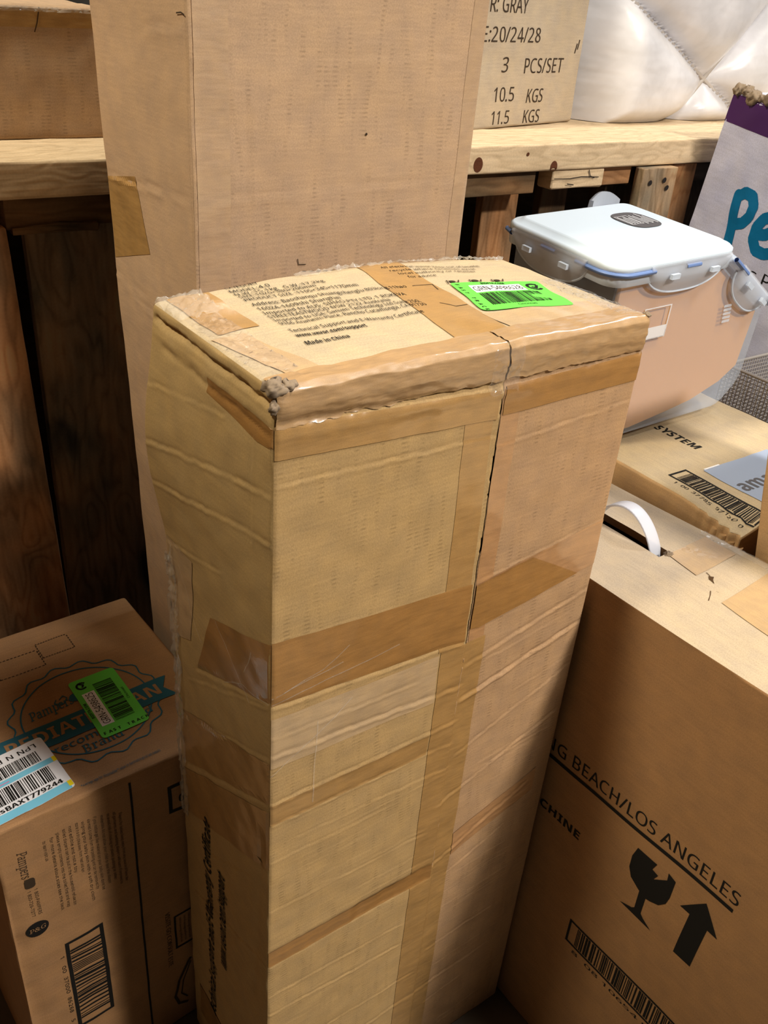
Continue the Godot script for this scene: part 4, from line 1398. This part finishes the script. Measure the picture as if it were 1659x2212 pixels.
# ---------------------------------------------------------------- clear food container
func food_container() -> void:
	var a := Vector3(0.8046, 0.0309, -0.5931).normalized()
	var up := Vector3(0.0051, 0.9982, 0.059).normalized()
	var b := up.cross(a).normalized()
	var F := Vector3(0.2409, 0.9977, -1.0436)
	var t := thing("food_container", "clear plastic food storage container with a frosted white clip lid and blue seal", "container", F - up * 0.248 + a * 0.16 + b * 0.09)
	var P := func(x: float, y: float, z: float) -> Vector3: return F + a * x + up * y + b * z
	# side profile, rounded
	var prof := [Vector2(0.016, -0.244), Vector2(0.284, -0.244), Vector2(0.319, -0.208), Vector2(0.322, -0.095), Vector2(0.212, -0.020), Vector2(0.012, -0.018)]
	var poly := PackedVector2Array()
	for k in prof.size():
		var c: Vector2 = prof[k]
		var p0: Vector2 = (prof[(k + 5) % 6] - c).normalized()
		var p1: Vector2 = (prof[(k + 1) % 6] - c).normalized()
		var r := 0.016
		for i in 6:
			var s := i / 5.0
			poly.append(c + p0 * r * (1 - s) * (1 - s) + p1 * r * s * s)
	var cen := Vector2(0.16, -0.13)
	var shell := func(grow: float, z0: float, z1: float, rr: float) -> Array:
		var rings := []
		for q in [[z1 - 0.0, -rr], [z1 - rr * 0.3, -rr * 0.3], [z1 - rr, 0.0], [z0 + rr, 0.0], [z0 + rr * 0.3, -rr * 0.3], [z0, -rr]]:
			var ring := PackedVector3Array()
			for p in poly:
				var d: Vector2 = (p - cen)
				var w: Vector2 = p + d.normalized() * (grow + float(q[1]) * 0.6)
				ring.append(P.call(w.x, w.y, q[0]))
			rings.append(ring)
		return rings
	part("container_body", Mb.new().loft(shell.call(0.0, 0.0, 0.186, 0.01)), M["plastic"], t, "clear frosted body")
	# lid: flat panel with a raised inset, and the sloping front flap
	var rr := func(x0: float, x1: float, z0: float, z1: float, r: float, f: Callable) -> PackedVector3Array:
		var out := PackedVector3Array()
		for q in [[x1 - r, z0 + r, -PI / 2], [x1 - r, z1 - r, 0.0], [x0 + r, z1 - r, PI / 2], [x0 + r, z0 + r, PI]]:
			for i in 7:
				var g: float = q[2] + PI / 2 * i / 6.0
				out.append(f.call(q[0] + r * cos(g), q[1] + r * sin(g)))
		return out
	var flat := func(y: float) -> Callable: return func(x: float, z: float) -> Vector3: return P.call(x, y, z)
	var rings := []
	for q in [[0.0, -0.010], [0.004, -0.008], [0.004, -0.002], [0.0, 0.001], [-0.006, 0.001], [-0.010, 0.005], [-0.014, 0.0062]]:
		var g: float = q[0]
		rings.append(rr.call(-0.004 - g, 0.212 + g, -0.006 - g, 0.190 + g, 0.024 + g, flat.call(q[1])))
	var lid := Mb.new()
	for q in rings:
		q.reverse()
	lid.loft(rings)
	part("lid", lid, M["lid"], t, "frosted white lid")
	var sd := Vector2(0.322 - 0.212, -0.095 + 0.020).normalized()
	var sn := Vector2(-sd.y, sd.x)
	var sl := func(y: float) -> Callable: return func(x: float, z: float) -> Vector3: return P.call(0.214 + sd.x * x + sn.x * y, -0.010 + sd.y * x + sn.y * y, z)
	rings = []
	for q in [[0.0, -0.013], [0.003, -0.011], [0.003, -0.005], [0.0, -0.002], [-0.008, 0.0005]]:
		var g: float = q[0]
		var ring: PackedVector3Array = rr.call(-0.002 - g, 0.138 + g, -0.006 - g, 0.190 + g, 0.016 + g, sl.call(q[1]))
		ring.reverse()
		rings.append(ring)
	part("lid_flap", Mb.new().loft(rings), M["plastic_rim"], t, "sloping front flap of the lid")
	# blue seal showing in lengths under the lid rim
	var seal := func(pts: Array) -> void:
		var line := PackedVector3Array()
		for p in pts:
			line.append(p)
		part("seal", Mb.new().tube(line, 0.0032, 8), M["gasket"], t, "blue silicone seal")
	var cor := []
	for k in 9:
		var g := PI + PI / 2 * k / 8.0
		cor.append(P.call(0.022 + 0.030 * cos(g), -0.011, 0.020 + 0.030 * sin(g)))
	seal.call([P.call(-0.008, -0.011, 0.055)] + cor + [P.call(0.058, -0.011, -0.010)])
	seal.call([P.call(0.113, -0.0115, -0.010), P.call(0.139, -0.0115, -0.010)])
	seal.call([P.call(-0.008, -0.011, 0.115), P.call(-0.008, -0.011, 0.09)])
	seal.call([P.call(-0.002, -0.011, 0.188), P.call(-0.008, -0.011, 0.172)])
	seal.call([sl.call(-0.007).call(0.0, -0.010), sl.call(-0.007).call(0.04, -0.010)])
	seal.call([sl.call(-0.007).call(0.115, -0.010), sl.call(-0.007).call(0.136, -0.006), sl.call(-0.007).call(0.139, 0.02)])
	# rim under the lid
	var rim := []
	for q in [[-0.026, 0.0], [-0.026, 0.004], [-0.012, 0.005], [-0.012, 0.0]]:
		var g: float = q[1]
		rim.append(rr.call(-0.001 - g, 0.212 + g, -0.003 - g, 0.188 + g, 0.022, flat.call(q[0])))
	for q in rim:
		q.reverse()
	part("container_rim", Mb.new().loft(rim, false, false), M["plastic_rim"], t)
	# clips: curved tongues hinged on the lid
	var clip := func(f: Callable, w: float, drop: float) -> void:
		# f(x along the edge, y down, out) -> point
		var pos := PackedVector3Array()
		var uvs := PackedVector2Array()
		var outer := PackedVector3Array()
		for j in 11:
			for i in 25:
				var s := i / 24.0
				var e := drop * pow(clampf(1.0 - pow(absf(s * 2 - 1), 2.6), 0.0, 1.0), 0.6)
				var y := (0.010 + e) * j / 10.0
				var bow := 0.009 + 0.004 * sin(PI * j / 10.0) - 0.006 * j / 10.0
				pos.append(f.call(w * s, y, bow))
				outer.append(f.call(w * s, y, bow + 0.0022))
				uvs.append(Vector2(s, j * 0.1))
		var mb := Mb.new()
		mb.lattice(pos, uvs, 25, 11)
		mb.lattice(outer, uvs, 25, 11, true)
		var lip := PackedVector3Array()
		for i in 25:
			lip.append(outer[10 * 25 + i])
		var c := part("clip", mb, M["clip"], t, "translucent locking clip")
		part("clip_edge", Mb.new().tube(lip, 0.0014, 6), M["plastic_rim"], c)
		for s in [0.22, 0.72]:
			var q := Mb.new()
			var m0: Vector3 = f.call(w * s, 0.012, 0.0165)
			var m1: Vector3 = f.call(w * s + 0.014, 0.012, 0.0165)
			var m2: Vector3 = f.call(w * s, 0.018, 0.0165)
			q.box((m1 + m2) / 2, (m1 - m0) / 2, (m0 - m2) / 2, ((m1 - m0).cross(m0 - m2)).normalized() * 0.002)
			part("clip_tab", q, M["plastic_rim"], c)
	clip.call(func(x: float, y: float, o: float) -> Vector3: return P.call(0.050 + x, -0.004 - y, -o), 0.146, 0.030)
	clip.call(func(x: float, y: float, o: float) -> Vector3: return P.call(-o, -0.004 - y, 0.168 - x), 0.132, 0.030)
	clip.call(func(x: float, y: float, o: float) -> Vector3:
		var q: Vector2 = Vector2(0.214, -0.010) + sd * (0.022 + x) - sn * (y + 0.002)
		return P.call(q.x, q.y, -o), 0.098, 0.028)
	# catch standing up behind the lid
	var ring2 := []
	for k in 9:
		var s := k / 8.0
		var z := 0.192 + 0.004 * sin(PI * s)
		var w := 0.052
		var ht := 0.014 * sin(PI * clampf(0.1 + s * 0.85, 0, 1)) + 0.004
		var x := 0.152 + w * s
		ring2.append(PackedVector3Array([P.call(x, -0.008, z), P.call(x, ht, z), P.call(x, ht * 0.9, z + 0.008), P.call(x, -0.012, z + 0.010)]))
	ring2.reverse()
	part("lid_catch", Mb.new().loft(ring2), M["clip"], t, "curled catch at the back of the lid")
	# badge on the lid
	var lp := panel(P.call(0.0, 0.0064, 0.0), a, b, 0.21, 0.19, 0.0)
	lp.namp = 0.0
	var bd := PackedVector2Array()
	for k in 40:
		var g := TAU * k / 40.0
		var q := Vector2(cos(g), sin(g))
		var m := pow(pow(absf(q.x), 3.0) + pow(absf(q.y), 3.0), -1.0 / 3.0)
		bd.append(Vector2(0.147, 0.109) + Vector2(q.x * 0.027, q.y * 0.031) * m)
	var badge := part("badge", Mb.new().poly(lp, bd, 0.0006), M["badge"], t, "dark grey printed badge")
	var w2 := Mb.new()
	frame_print(w2, lp, Vector2(0.1235, 0.093), Vector2(0.022, 0), Vector2(0, 0.034), 0.001, 0.0010)
	for k in 4:
		w2.patch(lp, Vector2(0.126 + 0.005 * k, 0.096), Vector2(0.002, 0), Vector2(0, 0.028 - 0.006 * (k % 2)), 0.02, 0.0010)
	for k in 5:
		w2.patch(lp, Vector2(0.149 + 0.0045 * k, 0.090 + 0.004 * (k % 2)), Vector2(0.0018, 0), Vector2(0, 0.036 - 0.007 * (k % 3)), 0.02, 0.0010)
	part("badge_print", w2, M["label_white"], badge)
	# stickers on the front
	var fp := panel(F - b * 0.0012, a, up, 0.33, 0.01, 0.0)
	fp.namp = 0.0
	w2 = Mb.new()
	w2.poly(fp, PackedVector2Array([Vector2(0.068, -0.1055), Vector2(0.1165, -0.1055), Vector2(0.1165, -0.089), Vector2(0.068, -0.089)]), 0.0006)
	frame_print(w2, fp, Vector2(0.068, -0.1055), Vector2(0.0490, 0), Vector2(0, 0.043), 0.0016, 0.0006)
	part("sticker", w2, M["label_white"], t, "white price sticker with a clear window")
	w2 = Mb.new()
	for k in 5:
		w2.poly(fp, rrect(Vector2(0.226 + 0.001 * k, -0.085 - 0.0055 * k), Vector2(0.016, 0), Vector2(0, 0.0038), 0.0015), 0.0006)
	part("moulded_mark", w2, M["plastic_rim"], t)
	# the bag inside: a thing of its own
	var g2 := thing("food_bag", "orange bag with a dark grey side filling the clear container", "bag", F - up * 0.24 + a * 0.16 + b * 0.09)
	var bag := PackedVector2Array([Vector2(0.020, -0.240), Vector2(0.10, -0.2395), Vector2(0.173, -0.231), Vector2(0.222, -0.224), Vector2(0.278, -0.206), Vector2(0.308, -0.186), Vector2(0.314, -0.10), Vector2(0.208, -0.028), Vector2(0.10, -0.026), Vector2(0.020, -0.025)])
	rings = []
	for z in [0.176, 0.16, 0.012, 0.005]:
		var ring := PackedVector3Array()
		var sh := 0.94 if z > 0.17 else (0.975 if z < 0.006 else 1.0)
		for p in bag:
			var w3: Vector2 = Vector2(0.16, -0.13) + (p - Vector2(0.16, -0.13)) * sh
			ring.append(P.call(w3.x, w3.y, z))
		rings.append(ring)
	part("bag_body", Mb.new().loft(rings), M["bag_orange"], g2, "orange front")
	part("bag_side", Mb.new().box(P.call(0.0155, -0.134, 0.092), a * 0.002, up * 0.106, b * -0.086), M["bag_grey"], g2, "dark grey side")

# ---------------------------------------------------------------- goods on the shelf
func shelf_goods() -> void:
	# carton at the left end
	var u := dr(RYAW)
	var v := nb(RYAW)
	var o := rp(-0.32, RTOP - 0.002, 0.142)
	var t := thing("shelf_carton", "brown carton on the shelf's left end with a dark tape band", "carton", o + u * 0.24 + v * 0.15)
	var ps := box_panels(o, u, Vector3.UP, v, 0.50, 0.146, 0.3, 0.005)
	ps["front"].namp = 0.0007
	carton(t, ps, {"all": M["kraft_ribbed"]}, {"front": 0.008, "top": 0.02})
	part("tape_strip", Mb.new().patch(ps["front"], Vector2(0.01, 0.118), Vector2(0.48, 0.006), Vector2(0, 0.020), 0.006, 0.0012), M["tape"], t)
	film_strip(t, ps["front"], Vector2(0.01, 0.136), Vector2(0.48, 0.004), Vector2(0, 0.010), M["film_white"], 0.003, 0.001)
	var ink := Mb.new()
	ink.stroke(ps["front"], PackedVector2Array([Vector2(0.418, 0.145), Vector2(0.414, 0.128), Vector2(0.410, 0.118)]), 0.0014, 0.0016)
	part("tear", ink, M["board_inside"], t)
	# carton with printed weights
	var pu := dr(50.0)
	var pv := nb(50.0)
	o = Vector3(0.0981, RTOP - 0.002, -1.5861) - pu * 0.03
	t = thing("weights_carton", "upright carton on the shelf printed with piece count and weights in kilograms", "carton", o + pu * 0.14 + pv * 0.1)
	ps = box_panels(o, pu, Vector3.UP, pv, 0.3145, 0.42, 0.2, 0.005)
	ps["front"].namp = 0.0008
	carton(t, ps, {"all": M["kraft_pale"]}, {"front": 0.01})
	var fr: Sheet = ps["front"]
	var X := 0.03
	var Y := -RTOP + 0.002
	ink = Mb.new()
	text(ink, fr, "COLOR: GRAY", X - 0.078, 1.2280 + Y, 0, 0.0225, 0.178)
	text(ink, fr, "SIZE:20/24/28", X - 0.062, 1.1868 + Y, 0, 0.0215, 0.208)
	text(ink, fr, "3", X + 0.048, 1.1430 + Y, 0, 0.0225, 0.018)
	text(ink, fr, "PCS/SET", X + 0.112, 1.1410 + Y, 0, 0.0225, 0.116)
	text(ink, fr, "10.5", X + 0.036, 1.0995 + Y, 0, 0.0215, 0.056)
	text(ink, fr, "KGS", X + 0.130, 1.0955 + Y, 0, 0.0215, 0.048)
	text(ink, fr, "11.5", X + 0.036, 1.0650 + Y, 0, 0.0205, 0.050)
	text(ink, fr, "KGS", X + 0.129, 1.0635 + Y, 0, 0.0205, 0.048)
	for k in 2:
		ink.stroke(fr, PackedVector2Array([Vector2(X + 0.258 + 0.007 * k, 1.171 + 0.006 * k + Y), Vector2(X + 0.262 + 0.007 * k, 1.186 + 0.006 * k + Y)]), 0.003)
	part("printed_text", ink, M["ink_faded"], t, "dark condensed lettering")
	# big quilted roll in clear plastic
	var c := rp(1.07, RTOP - 0.002, 0.215)
	t = thing("quilted_mattress", "white quilted bedding in glossy clear plastic on the right of the shelf", "bedding", c + u * 0.5 + v * 0.12)
	var bp := panel(c, u, Vector3.UP, 0.98, 0.42, 0.0)
	bp.namp = 0.004
	bp.nfreq = 3.0
	var L1 := Vector2(1.4012 - 1.07, 1.133 - RTOP + 0.002)
	var d1 := Vector2(1.505 - 1.1502, 1.0755 - 1.2575).normalized()
	var d2 := Vector2(1.4879 - 1.2927, 1.2381 - 1.0487).normalized()
	var puff := func(x: float, y: float) -> float:
		var q := Vector2(x, y) - L1
		var a := absf(q.cross(d1))
		var b := absf(q.cross(d2))
		a = absf(fposmod(a + 0.13, 0.26) - 0.13)
		b = absf(fposmod(b + 0.15, 0.30) - 0.15)
		var e := minf(minf(x, 0.98 - x) / 0.10, minf(y + 0.03, 0.42 - y) / 0.06)
		return 0.055 * (1 - exp(-a / 0.022)) * (1 - exp(-b / 0.022)) - 0.10 * pow(1.0 - clampf(e, 0, 1), 2)
	for s in 2:
		var pos := PackedVector3Array()
		var uvs := PackedVector2Array()
		var nu := 150
		var nv := 70
		for j in nv:
			for i in nu:
				var x := 0.98 * i / (nu - 1)
				var y := 0.42 * j / (nv - 1)
				if s == 0:
					pos.append(bp.at(x, y, puff.call(x, y)))
				else:
					pos.append(bp.at(x, y, -0.22 - puff.call(x, y) * 0.5))
				uvs.append(Vector2(x, -y))
		var mb := Mb.new()
		mb.lattice(pos, uvs, nu, nv, s == 1)
		if s == 0:
			part("quilted_face", mb, M["quilt"], t)
		else:
			# join the rims of both faces
			part("quilted_back", mb, M["quilt"], t)
	var rimb := Mb.new()
	var front := PackedVector3Array()
	var back := PackedVector3Array()
	for k in 81:
		var x := 0.98 * k / 80.0
		front.append(bp.at(x, 0.42, puff.call(x, 0.42)))
		back.append(bp.at(x, 0.42, -0.22 - puff.call(x, 0.42) * 0.5))
	front.append_array(back)
	var zu := PackedVector2Array()
	zu.resize(front.size())
	rimb.lattice(front, zu, 81, 2)
	part("quilted_edge", rimb, M["quilt"], t)
	for d in [d1, d2]:
		var pts := PackedVector3Array()
		for k in 60:
			var q: Vector2 = L1 + d * (-0.42 + 0.84 * k / 59.0)
			if q.x > 0.05 and q.x < 0.93 and q.y > 0.0 and q.y < 0.38:
				pts.append(bp.at(q.x, q.y, puff.call(q.x, q.y) + 0.002))
		part("seam", Mb.new().tube(pts, 0.005, 10), M["quilt_seam"], t)

func white_carton() -> void:
	var n := nb(-60.0)
	var P0 := Vector3(0.5205, 1.1405, -1.6733)
	var up := (P0 - Vector3(0.5057, 0.9105, -1.699))
	up = (up - n * up.dot(n)).normalized()
	var rt := up.cross(-n)
	if rt.dot(dr(-60.0)) < 0:
		rt = -rt
	var h := 1.075
	var o := P0 - up * h
	var t := thing("white_carton", "white carton with a purple top band and blue lettering leaning at the right edge", "carton", o + rt * 0.15)
	var ps := box_panels(o, rt, up, n, 0.34, h, 0.2, 0.004)
	ps["front"].namp = 0.0015
	carton(t, ps, {"all": M["white_board"]}, {"front": 0.012})
	var fr: Sheet = ps["front"]
	part("purple_band", Mb.new().patch(fr, Vector2(0.0005, h - 0.046), Vector2(0.339, 0.004), Vector2(0, 0.0445), 0.01, 0.0008), M["purple"], t)
	# torn brown flap standing along the top
	var lm := Mb.new()
	for k in 9:
		lump(lm, P0 + rt * (0.008 + 0.018 * k) + up * (0.004 + 0.004 * sin(k * 2.1)) + n * 0.004, 0.011 + 0.003 * sin(k * 3.7), k * 3.0, 0.8)
	part("torn_flap", lm, M["torn_paper"], t, "torn brown paper along the top")
	# hand-drawn logo letters
	var ink := Mb.new()
	var L := func(pts: Array) -> PackedVector2Array:
		var out := PackedVector2Array()
		for q in pts:
			out.append(Vector2(q[0] - 0.014, h + q[1] - 0.004))
		return out
	var w := 0.021
	ink.stroke(fr, L.call([[0.098, -0.140], [0.103, -0.172], [0.109, -0.200], [0.114, -0.226]]), w, 0.0009)
	ink.stroke(fr, L.call([[0.098, -0.142], [0.112, -0.130], [0.128, -0.131], [0.138, -0.144], [0.137, -0.162], [0.127, -0.177], [0.112, -0.184], [0.104, -0.183]]), w * 0.9, 0.0009)
	ink.stroke(fr, L.call([[0.160, -0.182], [0.178, -0.178], [0.190, -0.168], [0.190, -0.154], [0.178, -0.148], [0.166, -0.155], [0.158, -0.172], [0.160, -0.192], [0.172, -0.206], [0.190, -0.206], [0.206, -0.198]]), w * 0.9, 0.0009)
	for q in [[0.098, -0.140], [0.114, -0.226], [0.206, -0.198]]:
		ink.dot(fr, Vector2(q[0] - 0.014, h + q[1] - 0.004), w / 2, 0.0009, 16)
	part("printed_logo", ink, M["logo_blue"], t, "bold blue lettering")
	ink = Mb.new()
	text(ink, fr, "cs Pe", 0.146, h - 0.258, 0, 0.021, 0.085)
	part("printed_text", ink, M["ink"], t, "thin dark lettering")

func side_carton() -> void:
	var u := dr(-51.0)
	var v := nb(-51.0)
	var up := (Vector3.UP - u * 0.19).normalized()
	var rt := up.cross(-v)
	if rt.dot(u) < 0:
		rt = -rt
	var o := HO + v * 0.212 + u * 0.195 + Vector3(0, 0.002, 0)
	var t := thing("leaning_carton", "dark brown carton leaning in at the right edge beside the crushed corner", "carton", o + rt * 0.12)
	var ps := box_panels(o, rt, up, v, 0.26, 1.0, 0.2, 0.004)
	ps["front"].crease(0.0, 0.80, 0.26, 0.815, 0.004, 0.001)
	ps["left"].crease(0.0, 0.80, 0.2, 0.81, 0.004, 0.001)
	carton(t, ps, {"all": M["kraft"]}, {"front": 0.008, "left": 0.012})

func wire_bin() -> void:
	var u := dr(-53.5)
	var v := nb(-53.5)
	var o := SO + v * 0.335 - u * 0.10
	var t := thing("wire_basket", "grey wire mesh basket between the white carton and the crushed carton", "basket", o + u * 0.15 + v * 0.08)
	var top := 0.790
	var W := 0.34
	var D := 0.17
	var mb := Mb.new()
	var r := 0.0007
	for k in 57:
		var x := W * k / 56.0
		mb.tube(PackedVector3Array([o + u * x + Vector3(0, 0.003, 0), o + u * x + Vector3(0, top, 0)]), r, 4)
	for k in 29:
		var z := D * k / 28.0
		mb.tube(PackedVector3Array([o + v * z + Vector3(0, 0.003, 0), o + v * z + Vector3(0, top, 0)]), r, 4)
		mb.tube(PackedVector3Array([o + u * W + v * z + Vector3(0, 0.003, 0), o + u * W + v * z + Vector3(0, top, 0)]), r, 4)
	for k in 90:
		var y := top - 0.0065 * k - 0.006
		var a := o + Vector3(0, y, 0)
		mb.tube(PackedVector3Array([a, a + u * W]), r, 4)
		mb.tube(PackedVector3Array([a, a + v * D]), r, 4)
		mb.tube(PackedVector3Array([a + u * W, a + u * W + v * D]), r, 4)
	var m := part("wire_mesh", mb, M["wire"], t)
	m.set_meta("kind", "stuff")
	var rim := Mb.new()
	var ring := [o, o + u * W, o + u * W + v * D, o + v * D, o]
	for k in 4:
		var a: Vector3 = ring[k] + Vector3(0, top, 0)
		var b: Vector3 = ring[k + 1] + Vector3(0, top, 0)
		rim.tube(PackedVector3Array([a, b]), 0.0026, 8)
	part("rim", rim, M["wire"], t)
	# a dark soft pouch inside
	var p := thing("dark_pouch", "black soft pouch inside the grey wire basket", "pouch", o + u * 0.17 + v * 0.085 + Vector3(0, 0.003, 0))
	var lm := Mb.new()
	var pos := PackedVector3Array()
	var uvs := PackedVector2Array()
	for j in 17:
		for i in 33:
			var th := PI * j / 16.0
			var ph := TAU * (i % 32) / 32.0
			var d := Vector3(sin(th) * cos(ph), -cos(th), sin(th) * sin(ph))
			var k := 1.0 + 0.08 * pnoise.get_noise_3d(d.x * 2, d.y * 2, d.z * 2)
			d = Vector3(signf(d.x) * pow(absf(d.x), 0.6), signf(d.y) * pow(absf(d.y), 0.6), signf(d.z) * pow(absf(d.z), 0.6))
			pos.append(o + u * (0.17 + d.x * 0.12 * k) + v * (0.085 + d.z * 0.06 * k) + Vector3(0, 0.378 + d.y * 0.37 * k, 0))
			uvs.append(Vector2(i * 0.01, j * 0.01))
	lm.lattice(pos, uvs, 33, 17, true)
	part("pouch_body", lm, M["pouch"], p)

func left_stack() -> void:
	# stands just past the left edge of the photograph and keeps the light off the corner there
	var u := dr(40.2)
	var v := nb(40.2)
	for k in 3:
		var o := LO - u * (1.20 + 0.008 * k) + v * (-0.16 + 0.01 * k) + Vector3(0, 0.702 * k, 0)
		var t := thing("stacked_carton", ["plain brown carton at the foot of the tall stack left of the teal-printed carton", "middle plain brown carton of the tall stack left of the teal-printed carton", "topmost plain brown carton of the tall stack left of the teal-printed carton"][k], "carton", o + u * 0.2 + v * 0.3, "cartons stacked past the left edge")
		var ps := box_panels(o, u, Vector3.UP, v, 0.45, 0.70, 0.78, 0.005)
		carton(t, ps, {"all": M["kraft_brown"]}, {})
		part("tape_strip", Mb.new().patch(ps["top"], Vector2(0.005, 0.325), Vector2(0.44, 0), Vector2(0, 0.05), 0.02, 0.0006), M["tape"], t)
